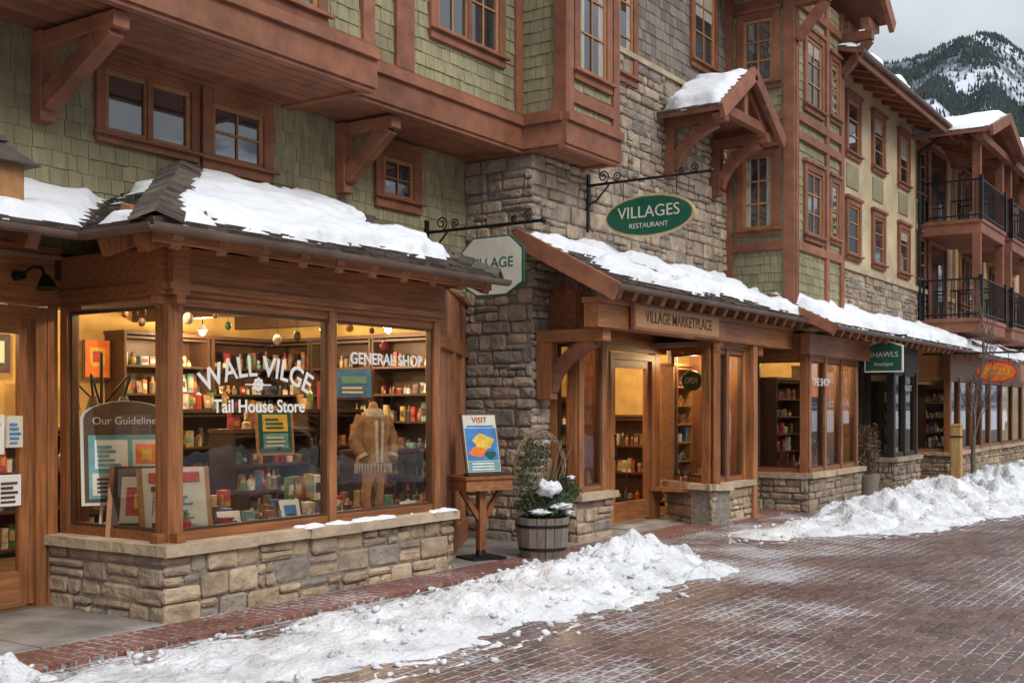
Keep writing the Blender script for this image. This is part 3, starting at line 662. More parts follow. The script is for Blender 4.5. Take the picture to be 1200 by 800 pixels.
for k in range(250):
    x=RU(5.95,9.2); y=RU(7.0,7.84); s=RU(.04,.11)
    if x>8.85 and y<7.35: continue
    if abs(x-8.35)<.2 and y<7.5: continue
    yw=RU(-.6,.6); f_=Fr((x,y,.56),(math.cos(yw),math.sin(yw),0),(0,0,1)); item(b,f_,0,0,0,s,s*RU(.9,2.4)*(1+.6*(y-7)),'goods')
for k in range(60):
    x=RU(5.68,6.15); y=RU(7.0,8.0); s=RU(.025,.06); b.blob((x,y,.56+s*.7+RU(0,.05)),(s*1.3,s,s*.8),'red' if R()<.5 else 'goods',8,6)
b.build()
b=MB('display_risers',dm)
for (x,y,w,d,h) in ((6.75,7.72,.4,.2,.18),(7.35,7.74,.4,.2,.30),(7.9,7.72,.4,.2,.16),(9.0,7.7,.35,.2,.25)):
    b.wbox(x-w/2,x+w/2,y-d/2,y+d/2,.56+h-.03,.56+h,'dark_wood')
    for sx in (-1,1): b.wbox(x+sx*(w/2-.02)-.015,x+sx*(w/2-.02)+.015,y-d/2+.02,y+d/2-.02,.56,.53+h,'dark_wood')
    f_=Fr((x-w/2,y,.56+h),(1,0,0),(0,0,1)); u=.0
    while u<w-.05: gw=RU(.05,.1); item(b,f_,u,0,0,gw,RU(.12,.3),'goods'); u+=gw+.01
b.build()
b=MB('hanging_ornaments',dm)
for k in range(14):
    x=RU(5.9,8.8); y=RU(7.15,7.9); z=RU(2.25,2.5); b.cyl((x,y,z),(x,y,2.7),.003,.003,'iron',4); s=RU(.02,.045); b.blob((x,y,z-s),(s,s,s*1.2),'goods',8,6)
b.build()
def board(name,c,w,h,yaw,face,frame='dark_wood',tilt=.12,arch=0,lines=(),legs=0,fw=.025):
    o=root(name); b=MB('panel',o); U=Vector((math.cos(yaw),math.sin(yaw),0)); N=U.cross(Vector((0,0,1))); V=(Vector((0,0,1))-N*tilt).normalized()
    fr=Fr(Vector(c),U,V)
    poly=[(-w/2,0),(w/2,0),(w/2,h)]
    if arch: poly+=[(w/2*math.cos(a),h+arch*math.sin(a)) for a in [math.pi*i/10 for i in range(1,10)]]
    poly+=[(-w/2,h)]
    b.prism(fr,[(x*(1+2*fw/w),y*(1+fw/h)-fw) for x,y in poly],-.02,.0,frame); b.prism(fr,poly,0,.006,face)
    for i,(u0,u1,v0,v1,m) in enumerate(lines): b.box(fr,-w/2+u0*w,-w/2+u1*w,v0*h,v1*h,.0065,.009+i*.0015,m)
    if legs:
        for s in (-1,1): b.cyl(fr(s*w*.35,-legs,-.01),fr(s*w*.2,h*.9,-.03),.012,.012,frame,6)
        b.cyl(fr(0,-legs,-.35),fr(0,h*.9,-.03),.012,.012,frame,6)
    b.build(); return fr,o
def rl(n,v0,v1,m,a=.15,c=.85): return [(a,RU(c-.25,c),v0+(v1-v0)*i/n,v0+(v1-v0)*(i+.45)/n,m) for i in range(n)]
fr_,o=board('guidelines_board',(5.86,7.62,.86),.66,.66,-.45,'dark_wood',frame='cream',arch=.14,legs=.3,lines=[(.05,.95,.04,.80,'teal'),(.09,.91,.08,.34,'cream'),(.12,.5,.40,.74,'white_paint'),(.56,.88,.40,.74,'cream')]+rl(4,.11,.31,'dark_wood',.14,.86)+rl(5,.43,.70,'teal',.15,.47)+[(.6,.84,.46,.68,'orange'),(.66,.78,.5,.62,'yellow')])
text('Our Guidelines',fr_,0,.64,.012,.085,'cream',o)
fr_,o=board('framed_notice',(6.0,7.2,.60),.5,.54,-.35,'cream',frame='wood_gold',tilt=.2,lines=rl(10,.08,.60,'teal')+[(.1,.9,.78,.92,'red'),(.12,.6,.66,.72,'dark_wood')],fw=.04)
fr_,o=board('leaning_picture_frame',(5.74,7.35,.60),.42,.56,-.9,'dark_wood',frame='wood_gold',tilt=.25,fw=.04,lines=[(.15,.85,.2,.85,'cream'),(.25,.75,.3,.7,'red'),(.4,.6,.4,.6,'yellow')])
board('price_card',(6.42,7.05,.575),.2,.2,-.3,'white_paint',tilt=.4,lines=rl(4,.2,.8,'dark_wood'))
board('small_picture_frame',(7.1,7.04,.58),.2,.24,-.2,'white_paint',frame='dark_wood',lines=[(.2,.8,.2,.8,'blue'),(.3,.7,.3,.5,'sign_green')],tilt=.3)
board('green_picture',(7.75,7.9,1.18),.34,.4,-.3,'sign_green',frame='wood_gold',lines=[(.12,.88,.5,.9,'yellow'),(.12,.88,.1,.45,'teal')]+rl(3,.56,.86,'sign_green',.2,.8)+rl(3,.14,.42,'cream',.2,.8))
board('blue_wall_poster',(9.75,8.7,1.72),.40,.32,-.6,'blue',frame='dark_wood',lines=[(.15,.85,.5,.75,'teal')]+rl(2,.15,.45,'white_paint'))
board('red_wall_poster',(8.15,11.15,1.95),.32,.42,0,'orange',frame='dark_wood',tilt=0,lines=[(.2,.8,.3,.8,'yellow'),(.3,.7,.4,.7,'red')])
board('framed_print',(7.4,11.15,1.6),.4,.3,0,'cream',frame='wood_gold',tilt=0,lines=[(.15,.85,.2,.6,'teal')],fw=.04)
board('framed_print',(6.9,11.15,2.0),.3,.38,0,'goods_dark',frame='dark_wood',tilt=0,lines=[(.15,.85,.2,.8,'cream')],fw=.03)
board('door_notice',(4.98,8.085,1.25),.2,.3,0,'white_paint',frame='white_paint',tilt=0,lines=rl(6,.1,.85,'teal'),fw=.004)
board('door_notice',(5.17,8.085,1.3),.13,.24,0,'cream',frame='cream',tilt=0,lines=rl(5,.1,.85,'blue'),fw=.004)
board('door_notice',(5.12,8.085,.85),.2,.24,0,'white_paint',frame='dark_wood',tilt=0,lines=rl(5,.1,.85,'dark_wood'),fw=.01)
board('card_stand',(8.72,7.02,.57),.24,.14,-.1,'white_paint',tilt=.6,lines=rl(2,.2,.7,'blue'))
fl_=root('wrought_iron_stand'); b=MB('stand',fl_)
cxx,cyy=6.55,8.9
b.cyl((cxx,cyy,.05),(cxx,cyy,2.1),.015,.015,'iron',6)
for a in range(5):
    d=Vector((math.cos(a*1.26),math.sin(a*1.26),0)); pts=[Vector((cxx,cyy,1.6))+d*.3*math.sin(t*1.4)+Vector((0,0,.45*t-.15*t*t*t)) for t in [i/6*1.6 for i in range(7)]]
    b.tube(pts,.01,'iron',5); b.cyl(pts[-1],pts[-1]-Vector((0,0,.12)),.03,.07,'goods_dark',10)
    b.tube([Vector((cxx,cyy,.3))+d*(.28*t) +Vector((0,0,-.24*t)) for t in (0,.5,1)],.012,'iron',5)
b.build()
mq=root('mannequin')
me=bpy.data.meshes.new('figure')
J=[(0,0,.42,.085,.07),(0,0,.55,.10,.075),(0,0,.70,.115,.08),(0,0,.82,.09,.06),(0,0,.90,.035,.035),(0,0,.96,.045,.045),(-.10,0,.80,.045,.045),(-.16,.0,.62,.036,.036),(-.13,-.06,.47,.03,.03),(.10,0,.80,.045,.045),(.16,0,.62,.036,.036),(.12,-.07,.48,.03,.03),(-.055,0,.34,.055,.055),(-.06,0,.18,.036,.036),(-.065,0,.03,.026,.026),(.055,0,.34,.055,.055),(.06,0,.18,.036,.036),(.065,0,.03,.026,.026),(-.065,-.06,.015,.022,.018),(.065,-.06,.015,.022,.018)]
ed=[(0,1),(1,2),(2,3),(3,4),(4,5),(3,6),(6,7),(7,8),(3,9),(9,10),(10,11),(0,12),(12,13),(13,14),(0,15),(15,16),(16,17),(14,18),(17,19)]
me.from_pydata([(j[0],j[1],j[2]) for j in J],ed,[]); o=bpy.data.objects.new('figure',me); scene.collection.objects.link(o); o.parent=mq
sk=o.modifiers.new('s','SKIN'); sd=o.modifiers.new('d','SUBSURF'); sd.levels=2; sd.render_levels=2
for i,j in enumerate(J): me.skin_vertices[0].data[i].radius=(j[3],j[4])
me.skin_vertices[0].data[0].use_root=True; me.materials.append(MATS['wood_gold'])
b=MB('jacket',mq)
def loft(mb,prof,c,m,seg=26,wob=.02):
    P=[];F=[]
    for z,rx,ry in prof:
        for i in range(seg):
            a=2*math.pi*i/seg; w=1+wob*6*noise.noise(Vector((math.cos(a)*3,math.sin(a)*3,z*7)))+.03*math.sin(a*9); P.append(Vector((c[0]+rx*w*math.cos(a),c[1]+ry*w*math.sin(a),c[2]+z)))
    for j in range(len(prof)-1):
        for i in range(seg): F.append((j*seg+i,j*seg+(i+1)%seg,(j+1)*seg+(i+1)%seg,(j+1)*seg+i))
    mb.add(P,F,m,True)
loft(b,[(.42,.16,.12),(.48,.15,.115),(.55,.135,.105),(.60,.13,.10),(.66,.138,.10),(.74,.15,.10),(.82,.13,.085),(.87,.06,.055)],(0,0,0),'cloth_tan')
for s in (-1,1):
    b.cyl((s*.10,0,.83),(s*.185,-.0,.62),.065,.05,'cloth_tan',14); b.cyl((s*.185,0,.64),(s*.14,-.07,.50),.055,.045,'cloth_tan',14); b.cyl((s*.145,-.065,.515),(s*.135,-.075,.49),.052,.052,'cloth_pale',14)
    b.beam((s*.02,-.105,.45),(s*.03,-.108,.80),.025,.03,'cloth_pale',up=(0,1,0))
loft(b,[(.83,.10,.075),(.87,.085,.07),(.90,.06,.055)],(0,-.005,0),'cloth_pale')
for k in range(34):
    a=2*math.pi*k/34; b.cyl((.158*math.cos(a),.118*math.sin(a),.44),(.165*math.cos(a),.125*math.sin(a),.36),.009,.004,'cloth_pale',5)
b.cyl((0,0,-.0),(0,0,.03),.16,.16,'dark_wood',20); b.build()
mq.location=(8.36,7.22,.57); mq.rotation_euler=(0,0,-.4); mq.scale=(1.12,1.12,1.14)
lp=root('ceiling_and_fill_lamps'); b=MB('lamp_bulbs',lp)  # ceiling lamps, plus extra ones added near the shelves to brighten the interiors
for (x,y,z,p) in ((6.1,7.6,2.58,20),(7.5,7.7,2.58,20),(8.7,7.5,2.58,18),(4.6,9.4,2.5,46),(6.3,10.2,2.5,80),(7.8,9.4,2.5,68),(9.9,9.3,2.5,80),(9.2,10.6,2.5,58),(10.1,8.5,2.5,38),(12.0,8.2,2.66,56),(13.8,8.4,2.66,85),(15.4,8.6,2.6,90),(14.9,6.9,2.38,26),(18.3,7.6,2.6,95),(18.4,6.5,2.48,26),(20.6,8.2,2.6,60),(24.2,8.2,2.6,60),(29,6.9,2.6,30)):
    b.cyl((x,y,z+.02),(x,y,z+.09),.06,.03,'white_paint',12); b.cyl((x,y,z+.09),(x,y,2.75),.006,.006,'iron',5); b.blob((x,y,z),(.04,.04,.04),'bulb',10,8); lamp(lp,(x,y,z-.075),p)
b.build()
i2=interior('shop_interior_2',11.7,16.7,7.45,11.2)
i2.wbox(14.3,15.4,6.45,7.5,2.45,2.5,'ceiling'); i2.wbox(14.3,15.36,6.45,7.3,.45,.5,'wood_h')
i2.wbox(11.66,11.7,7.45,11.2,.03,2.78,'plaster_warm')
for x in (11.9,13.4,14.9): shelf(i2,Fr((x,11.15,.05),(1,0,0),(0,0,1)),1.4,2.3,6,goods='goods')
shelf(i2,Fr((16.68,11.0,.05),(0,-1,0),(0,0,1)),1.6,1.7,4); shelf(i2,Fr((16.68,9.3,.05),(0,-1,0),(0,0,1)),1.6,1.4,3)
shelf(i2,Fr((14.75,7.4,.50),(1,-.0,0),(0,0,1)),.65,1.7,6,d=.25,goods='goods',wood='wood_gold')
shelf(i2,Fr((13.0,8.9,.05),(1,0,0),(0,0,1)),1.2,1.0,3,goods='goods')
f_=Fr((13.0,8.9,.05),(1,0,0),(0,0,1)); u=.05
while u<1.1: gw=RU(.06,.14); item(i2,f_,u,1.04,RU(.1,.25),gw,RU(.12,.35),'goods'); u+=gw+.02
for k in range(70):
    x=RU(14.45,15.35); y=RU(6.5,6.95); s=RU(.04,.10); f_=Fr((x,y,.5),(1,RU(-.5,.5),0),(0,0,1)); item(i2,f_,0,0,0,s,s*RU(1,2.8),'goods')
for k in range(14):
    x=RU(11.62,12.05); y=RU(6.95,7.25); f_=Fr((x,y,.6),(1,0,0),(0,0,1)); item(i2,f_,0,0,0,.08,RU(.1,.35),'goods')
i2.build()
i3=interior('shop_interior_3',16.9,21.8,7.0,10.2)
i3.wbox(17.2,19.6,6.1,7.0,.5,.55,'wood_h'); i3.wbox(17.2,19.6,6.1,7.0,2.55,2.6,'ceiling')
for x in (17.0,18.5,20.0): shelf(i3,Fr((x,10.1,.05),(1,0,0),(0,0,1)),1.4,2.3,6)
shelf(i3,Fr((17.3,6.95,.55),(1,0,0),(0,0,1)),1.1,1.5,5,goods='goods'); shelf(i3,Fr((18.5,6.95,.55),(1,0,0),(0,0,1)),1.0,1.2,3,goods='goods')
for k in range(60):
    x=RU(17.3,19.4); y=RU(6.2,6.6); s=RU(.05,.12); f_=Fr((x,y,.55),(1,RU(-.5,.5),0),(0,0,1)); item(i3,f_,0,0,0,s,s*RU(1,3.4),'goods')
i3.build()
# ================================================================= SIGNS
def arm_sign(name,X,yw,ye,z):
    o=root(name); b=MB('iron_bracket',o); f=Fr((X,yw,0),(0,-1,0),(0,0,1))
    L=yw-ye
    b.box(f,0,.02,z-.28,z+.14,-.03,.03,'iron'); b.cyl(f(0,z,0),f(L,z,0),.018,.018,'iron',8)
    b.blob(f(L+.02,z,0),(.035,.035,.035),'iron',8,6)
    b.tube([f(0.02,z-.24,0),f(.12,z-.2,0),f(.22,z-.1,0),f(.3,z-.02,0)],.012,'iron',6)
    iron_scroll(b,(.22,z+.09),.085,f,start=-1.57); iron_scroll(b,(.42,z+.075),.06,f,start=-1.57,flip=-1)
    iron_scroll(b,(L-.2,z+.07),.055,f,start=-1.57); iron_scroll(b,(L-.36,z+.05),.04,f,start=-1.57,flip=-1)
    return o,b,f,L
o,b,f,L=arm_sign('oval_hanging_sign',12.42,7.2,5.55,4.38)
b.cyl(f(0.0,4.38,0),f(.0,3.8,0),.02,.02,'iron')
uc=.86
def ell(a,bb,n=40): return [(uc+a*math.cos(2*math.pi*i/n),3.93+bb*math.sin(2*math.pi*i/n)) for i in range(n)]
fs=Fr((12.42,7.2,0),(0,-1,0),(0,0,1))
b.prism(fs,ell(.60,.255),-.025,.025,'sign_gold'); b.prism(fs,ell(.575,.232),-.03,.03,'sign_green')
for u in (.5,1.22): b.cyl(fs(u,4.38,0),fs(u,4.11,0),.006,.006,'iron',6)
b.build()
text('VILLAGES',fs,uc,3.97,.033,.20,'cream',o); text('RESTAURANT',fs,uc,3.81,.033,.085,'cream',o)
o,b,f,L=arm_sign('shield_hanging_sign',10.4,8.18,6.6,3.62)
fs=Fr((10.4,8.18,0),(0,-1,0),(0,0,1)); uc=.93; zc=3.17
def shield(s): return [(uc+x*s,zc+y*s) for x,y in ((-.42,-.2),(-.2,-.33),(.2,-.33),(.42,-.2),(.42,.18),(.25,.33),(-.25,.33),(-.42,.18))]
b.prism(fs,shield(1.0),-.02,.02,'sign_green'); b.prism(fs,shield(.95),-.025,.025,'cream')
for u in (.72,1.14): b.cyl(fs(u,3.62,0),fs(u,3.49,0),.006,.006,'iron',6)
b.build()
text('VILLAGE',fs,uc,3.2,.028,.16,'sign_green',o); text('shops',fs,uc,3.03,.028,.09,'sign_green',o)
o=root('green_hanging_sign'); b=MB('board',o); fs=Fr((20.0,6.05,0),(0,-1,0),(0,0,1))
b.cyl(fs(0,2.85,0),fs(.75,2.85,0),.015,.015,'iron')
pl=[(.03,2.22),(.69,2.22),(.69,2.68),(.5,2.74),(.36,2.78),(.22,2.74),(.03,2.68)]
b.prism(fs,pl,-.02,.02,'white_paint'); b.prism(fs,[(.36+(x-.36)*.93,2.49+(y-2.49)*.91) for x,y in pl],-.024,.024,'sign_green')
for u in (.15,.57): b.cyl(fs(u,2.85,0),fs(u,2.7,0),.005,.005,'iron',6)
b.build(); text('SHAWLS',fs,.36,2.52,.027,.13,'cream',o); text('boutique',fs,.36,2.36,.027,.09,'cream',o)
o=root('orange_hanging_sign'); b=MB('board',o); fs=Fr((24.6,6.2,0),(0,-1,0),(0,0,1))
b.cyl(fs(0,2.72,0),fs(1.9,2.72,0),.02,.02,'iron')
b.prism(fs,[(1.45+.40*math.cos(2*math.pi*i/30),2.33+.22*math.sin(2*math.pi*i/30)) for i in range(30)],-.03,.03,'red'); b.prism(fs,[(1.45+.36*math.cos(2*math.pi*i/30),2.33+.18*math.sin(2*math.pi*i/30)) for i in range(30)],-.035,.035,'orange')
for u in (1.23,1.67): b.cyl(fs(u,2.72,0),fs(u,2.49,0),.006,.006,'iron',6)
b.build(); text('ZUZU',fs,1.45,2.33,.04,.19,'yellow',o)
o=root('carved_wood_sign'); fs=wfr((11.55,6.19),(14.15,6.19)); b=MB('plank',o); b.box(fs,0.1,2.5,2.50,2.82,0,.05,'redwood'); b.box(fs,.13,2.47,2.53,2.79,.05,.056,'wood_gold'); b.build(.006)
text('VILLAGE MARKETPLACE',fs,1.3,2.66,.058,.19,'dark_wood',o,bold=.002,sx=.92)
o=root('small_green_window_sign'); fs=wfr((14.85,7.20),(14.30,6.28)); b=MB('board',o); b.prism(fs,[(.45+.25*math.cos(2*math.pi*i/20),1.98+.14*math.sin(2*math.pi*i/20)) for i in range(20)],-.02,.0,'sign_green'); b.build(); text('OPEN',fs,.45,1.98,.004,.12,'cream',o)
# ================================================================= STREET THINGS
o=root('wooden_brochure_stand'); b=MB('stand',o); f=Fr((9.72,6.92,.03),(.92,-.38,0),(0,0,1))
b.box(f,-.04,.04,.03,.72,-.04,.04,'wood_v')
b.box(f,-.2,.2,0,.03,-.18,.18,'iron'); b.cyl(f(0,.03,0),f(0,.1,0),.06,.05,'iron')
for s in (-1,1): b.beam(f(s*.03,.42,0),f(s*.24,.72,0),.05,.05,'wood_v')
b.box(f,-.28,.28,.72,.84,-.17,.17,'wood_h'); b.box(f,-.31,.31,.84,.87,-.2,.2,'wood_h')
V=(f.V-f.N*.22).normalized(); g=Fr(f(0,.87,.08),f.U,V)
b.box(g,-.22,.22,.02,.66,-.02,0,'dark_wood'); b.box(g,-.2,.2,.04,.64,0,.006,'cream')
b.box(g,-.19,.19,.16,.50,.006,.008,'blue')
b.box(g,-.19,.19,.05,.15,.006,.008,'teal'); b.prism(g,[(.02+.12*math.cos(a)*(1+.2*math.sin(5*a)),.35+.09*math.sin(a)*(1+.2*math.cos(3*a))) for a in [i*.314 for i in range(20)]],.008,.010,'yellow'); b.prism(g,[(-.06+.10*math.cos(a)*(1+.2*math.sin(4*a)),.25+.055*math.sin(a)) for a in [i*.314 for i in range(20)]],.010,.012,'orange'); b.prism(g,[(.09+.07*math.cos(a),.22+.04*math.sin(a)*(1+.3*math.sin(3*a))) for a in [i*.314 for i in range(20)]],.012,.014,'sign_green')
for v in (.06,.09,.12): b.box(g,-.15,.12,v,v+.012,.0085,.010,'white_paint')
b.box(g,-.16,.16,.51,.53,.006,.009,'blue'); b.box(f,-.26,.26,.87,.9,.08,.18,'dark_wood'); b.build(.003)
text('VISIT',g,0,.585,.011,.085,'red',o)
def leaves(mb,c,r,n,size,m,shell=.5):
    for _ in range(n):
        while True:
            d=Vector((RU(-1,1),RU(-1,1),RU(-1,1)))
            if shell<d.length<1: break
        k=1+.35*noise.noise(d*2.2+Vector(c))
        p=Vector(c)+Vector((d.x*r[0],d.y*r[1],d.z*r[2]))*k
        a=Vector((RU(-1,1),RU(-1,1),RU(-.6,1))).normalized(); b=a.cross(Vector((R(),R(),R()))).normalized(); s=size*RU(.6,1.4)
        mb.add([p-b*s*.3,p+a*s*.6-b*0,p+b*s*.3+a*s*.2,p+a*s*1.4],[(0,1,2),(1,3,2)],m)
o=root('barrel_planter'); px_,py_=10.25,6.50; b=MB('half_barrel',o)
prof=[(0,.225),(.12,.26),(.26,.275),(.42,.285)]
n=18
for i in range(n):
    a0=2*math.pi*(i+.04)/n; a1=2*math.pi*(i+.96)/n; P=[]
    for z,r in prof:
        for a,rr in ((a0,r),(a1,r),(a1,r-.025),(a0,r-.025)): P.append((px_+rr*math.cos(a),py_+rr*math.sin(a),z+.03))
    F=[]
    for j in range(3):
        for k in range(4): F.append((j*4+k,j*4+(k+1)%4,(j+1)*4+(k+1)%4,(j+1)*4+k))
    F.append((12,13,14,15)); b.add(P,F,'barrel')
for z,r in ((.11,.256),(.35,.285)): b.cyl((px_,py_,z),(px_,py_,z+.03),r,r,'iron',28,cap=False)
b.cyl((px_,py_,.02),(px_,py_,.40),.2,.24,'bark',16)
b.build(.003)
b=MB('evergreen_shrub',o)
leaves(b,(px_,py_,.58),(.27,.27,.18),1500,.045,'leaf',.2); leaves(b,(px_+.17,py_-.12,.72),(.22,.2,.16),900,.045,'leaf',.2); leaves(b,(px_-.2,py_+.05,.95),(.13,.13,.3),380,.035,'leaf',.3); leaves(b,(px_+.1,py_+.1,1.1),(.17,.13,.16),320,.035,'leaf',.3)
for k in range(40):
    a=RU(0,6.28); r=RU(.1,.4); z=RU(.7,1.35); b.cyl((px_,py_,.4),(px_+r*math.cos(a),py_+r*math.sin(a),z),.006,.003,'vine',5)
b.build()
b=MB('vine_hoop',o)
for k in range(5):
    ph=k; pts=[]
    for i in range(29):
        a=-.35+ (math.pi+.7)*i/28; rr=.29+.018*math.sin(a*5+ph*2); pts.append(Vector((px_-.02,py_+.02,0))+Vector((.8*rr*math.cos(a),-.6*rr*math.cos(a)*.9,.98+rr*1.25*math.sin(a)))+Vector((RU(-.008,.008),RU(-.012,.012),0)))
    b.tube(pts,.008,'vine',5)
b.build()
b=MB('snow_tufts',o)
for (dx,dy,z,rx,ry,rz) in ((-.14,-.16,.76,.12,.11,.07),(.05,-.2,.57,.16,.1,.035),(-.2,-.1,.52,.1,.1,.03),(.2,-.16,.49,.09,.1,.025),(.24,-.2,.86,.05,.05,.02),(.1,.02,1.24,.05,.05,.02)): b.blob((px_+dx,py_+dy,z),(rx,ry,rz),'snow',14,10,.9,9)
b.build()
o=root('dried_plant_pot'); b=MB('pot',o); b.cyl((20.6,6.15,0),(20.6,6.15,.4),.16,.22,'barrel',16); leaves(b,(20.6,6.15,.85),(.2,.2,.48),1100,.06,'dry_leaf',.1)
for k in range(14): b.cyl((20.6,6.15,.3),(20.6+RU(-.2,.2),6.15+RU(-.2,.2),RU(.9,1.35)),.007,.003,'vine',5)
b.build()
b=MB('wooden_bollard'); b.wbox(22.5,22.68,4.98,5.16,0,1.25,'post_wood'); b.prism(Fr((22.49,5.07,1.25),(1,0,0),(0,1,0)),[(0,-.1),(.2,-.1),(.2,.1),(0,.1)],0,.05,'post_wood'); b.wbox(22.48,22.70,4.96,5.18,1.05,1.08,'iron'); b.build(.012)
o=root('bare_tree'); b=MB('branches',o)
def branch(p,d,L,r,dep):
    q=p+d*L*.5+Vector((RU(-.05,.05),RU(-.05,.05),0))*L; e=q+(d+Vector((RU(-.15,.15),RU(-.15,.15),.1))).normalized()*L*.5
    b.cyl(p,q,r,r*.85,'bark',7,cap=False); b.cyl(q,e,r*.85,r*.68,'bark',7,cap=False)
    if dep==0: return
    for k in range(3 if dep>1 else 4):
        nd_=(d+Vector((RU(-1,1),RU(-1,1),RU(-.1,.7)))*.5).normalized(); branch(q+(e-q)*RU(0,1),nd_,L*RU(.4,.62),r*.45,dep-1)
    branch(e,(d+Vector((RU(-.2,.2),RU(-.2,.2),.2))).normalized(),L*.7,r*.66,dep-1)
branch(Vector((23.4,4.95,0)),Vector((.0,.02,1)),1.5,.05,4); b.build()
o=root('roof_lantern'); b=MB('body',o); X,Y=4.66,7.45
b.wbox(X-.11,X+.11,Y-.11,Y+.11,2.95,3.32,'wood_gold')
b.add([(X-.2,Y-.2,3.3),(X+.2,Y-.2,3.3),(X+.2,Y+.2,3.3),(X-.2,Y+.2,3.3),(X,Y,3.48)],[(0,1,4),(1,2,4),(2,3,4),(3,0,4),(3,2,1,0)],'roof_shingle')
b.cyl((X,Y,3.47),(X,Y,3.51),.05,.03,'roof_shingle'); b.build(.01)
# ================================================================= SNOW BANKS
def bank(name,ells,x0,x1,y0,y1,step,seed,rough=.5):
    nx=int((x1-x0)/step)+1; ny=int((y1-y0)/step)+1; H={}
    for j in range(ny):
        for i in range(nx):
            x=x0+i*step; y=y0+j*step; q=Vector((x,y,seed))
            wx=x+.3*noise.noise(q*1.3)+.12*noise.noise(q*4); wy=y+.26*noise.noise(q*1.3+Vector((9,3,0)))+.12*noise.noise(q*4+Vector((3,9,0)))
            h=0
            for (cx,cy,rx,ry,hh) in ells:
                d=((wx-cx)/rx)**2+((wy-cy)/ry)**2
                if d<1: h=max(h,0)+hh*(1-d)**1.3*(1 if h==0 else .45)
            if h>.004:
                k=1+rough*noise.noise(q*2.2)+rough*.6*noise.noise(q*6)
                vor=noise.voronoi(q*5.5)[0]; lump=max(0,.5-vor[0])*.12
                vor2=noise.voronoi(q*13)[0]; lump+=max(0,.5-vor2[0])*.05
                h=h*k+ lump*min(1,h*8)+ .03*noise.noise(q*11)*min(1,h*9)+.03*abs(noise.noise(q*22))*min(1,h*9)
                h=h-.024
            if h>.0: H[(i,j)]=h
    mb=MB(name); V=[];F=[];idx={}; border=set()
    for (i,j) in list(H):
        for d in ((1,0),(-1,0),(0,1),(0,-1),(1,1),(-1,-1),(1,-1),(-1,1)):
            k=(i+d[0],j+d[1])
            if k not in H: border.add(k)
    for k in border: H[k]=-.01
    for k,h in H.items(): idx[k]=len(V); V.append((x0+k[0]*step,y0+k[1]*step,h))
    for (i,j) in H:
        q=[(i,j),(i+1,j),(i+1,j+1),(i,j+1)]
        if all(x in H for x in q) and not all(x in border for x in q): F.append([idx[x] for x in q])
    mb.add(V,F,'snow_dirty',True)
    for _ in range(int(len(ells)*34)):
        e=random.choice(ells); a=RU(0,6.28); rr=RU(.5,1.15); x=e[0]+e[2]*rr*math.cos(a); y=e[1]+e[3]*rr*math.sin(a)
        if y>6.6: continue
        s=RU(.008,.035); i=int((x-x0)/step); j=int((y-y0)/step); z=max(0,H.get((i,j),0)); mb.blob((x,y,z+s*.3),(s*RU(.8,1.4),s,s*.7),'snow_dirty',7,5,.9,25)
    mb.build()
bank('snow_bank',[(10.25,5.55,1.2,.62,.27),(9.2,5.35,1.3,.75,.18),(7.9,5.25,1.4,.75,.12),(6.5,5.2,1.5,.8,.09),(5.2,5.35,1.2,.75,.075),(9.9,4.95,1.1,.55,.10),(8.3,4.75,1.4,.5,.05),(6.4,4.65,1.4,.5,.04),(7.0,5.8,1.8,.45,.05),(8.8,5.95,1.2,.35,.06)],2.8,11.8,3.6,6.7,.03,1,.6)
bank('snow_bank',[(3.75,6.45,.5,.4,.14),(3.2,6.3,.7,.6,.16),(4.3,5.9,.9,.35,.04)],2.2,5.4,5.4,7.0,.032,5)
bank('snow_bank',[(14.3,5.3,1.5,.5,.07),(15.2,4.95,1.5,.75,.17),(16.6,4.9,1.6,.8,.28),(18.2,4.8,1.6,.85,.33),(19.8,4.8,1.7,.9,.38),(21.6,4.6,1.8,.9,.38),(23.6,4.5,2,.95,.40),(26,4.5,2.3,1.0,.40),(28.5,4.4,2.3,1.0,.42),(31,4.3,2.5,1,.45),(34,4.2,2.8,1,.45),(16.3,4.2,2.2,.8,.10),(19,4.0,2.4,.9,.13),(22.5,3.7,2.6,.9,.14),(18.3,5.5,1.6,.4,.15)],12.6,37,2.6,6.1,.048,2,.42)
bank('snow_bank',[(x,-3.5+.6*math.sin(x),2.4,1.2,.7) for x in range(-6,40,3)],-9,43,-5.4,-1.6,.12,8)
# ================================================================= BUILDING 2 (stucco)
h2=root('stucco_building'); b=MB('walls',h2)
b.wbox(19.1,28.6,6.52,6.8,3.0,7.75,'stucco'); b.wbox(19.2,46,6.8,12,3.0,7.6,'stucco')
f=wfr((19.1,6.52),(28.6,6.52)); stones(b,f,0,9.5,3.1,4.1,'stone'); b.box(f,0,9.5,4.1,4.2,0,.07,'cap_stone')
for x in (20.45,22.05,23.85,25.3):
    w=.85
    window(b,f,x-19.1,x-19.1+w,6.15,7.3,cols=1,rows=3,tr=.1); window(b,f,x-19.1,x-19.1+w,4.3,5.4,cols=1,rows=3,tr=.1)
    b.box(f,x-19.1+.08,x-19.1+w-.08,5.62,6.05,0,.02,'green_shingle')
frb=roof_face(b,[(18.9,5.8,7.55),(30,5.8,7.55),(30,9.2,8.55),(18.9,9.2,8.55)],exp=.2)
x=19.2
while x<29: b.beam((x,5.9,7.46),(x,6.52,7.66),.1,.14,'redwood'); x+=.6
gutter(b,(18.9,5.76,7.53),(26.0,5.76,7.53),.06); b.wbox(18.9,26,5.8,5.84,7.36,7.49,'redwood')
b.tube([(19.35,5.8,7.5),(19.35,6.1,7.35),(19.35,6.44,7.2),(19.35,6.44,3.4)],.04,'iron',8)
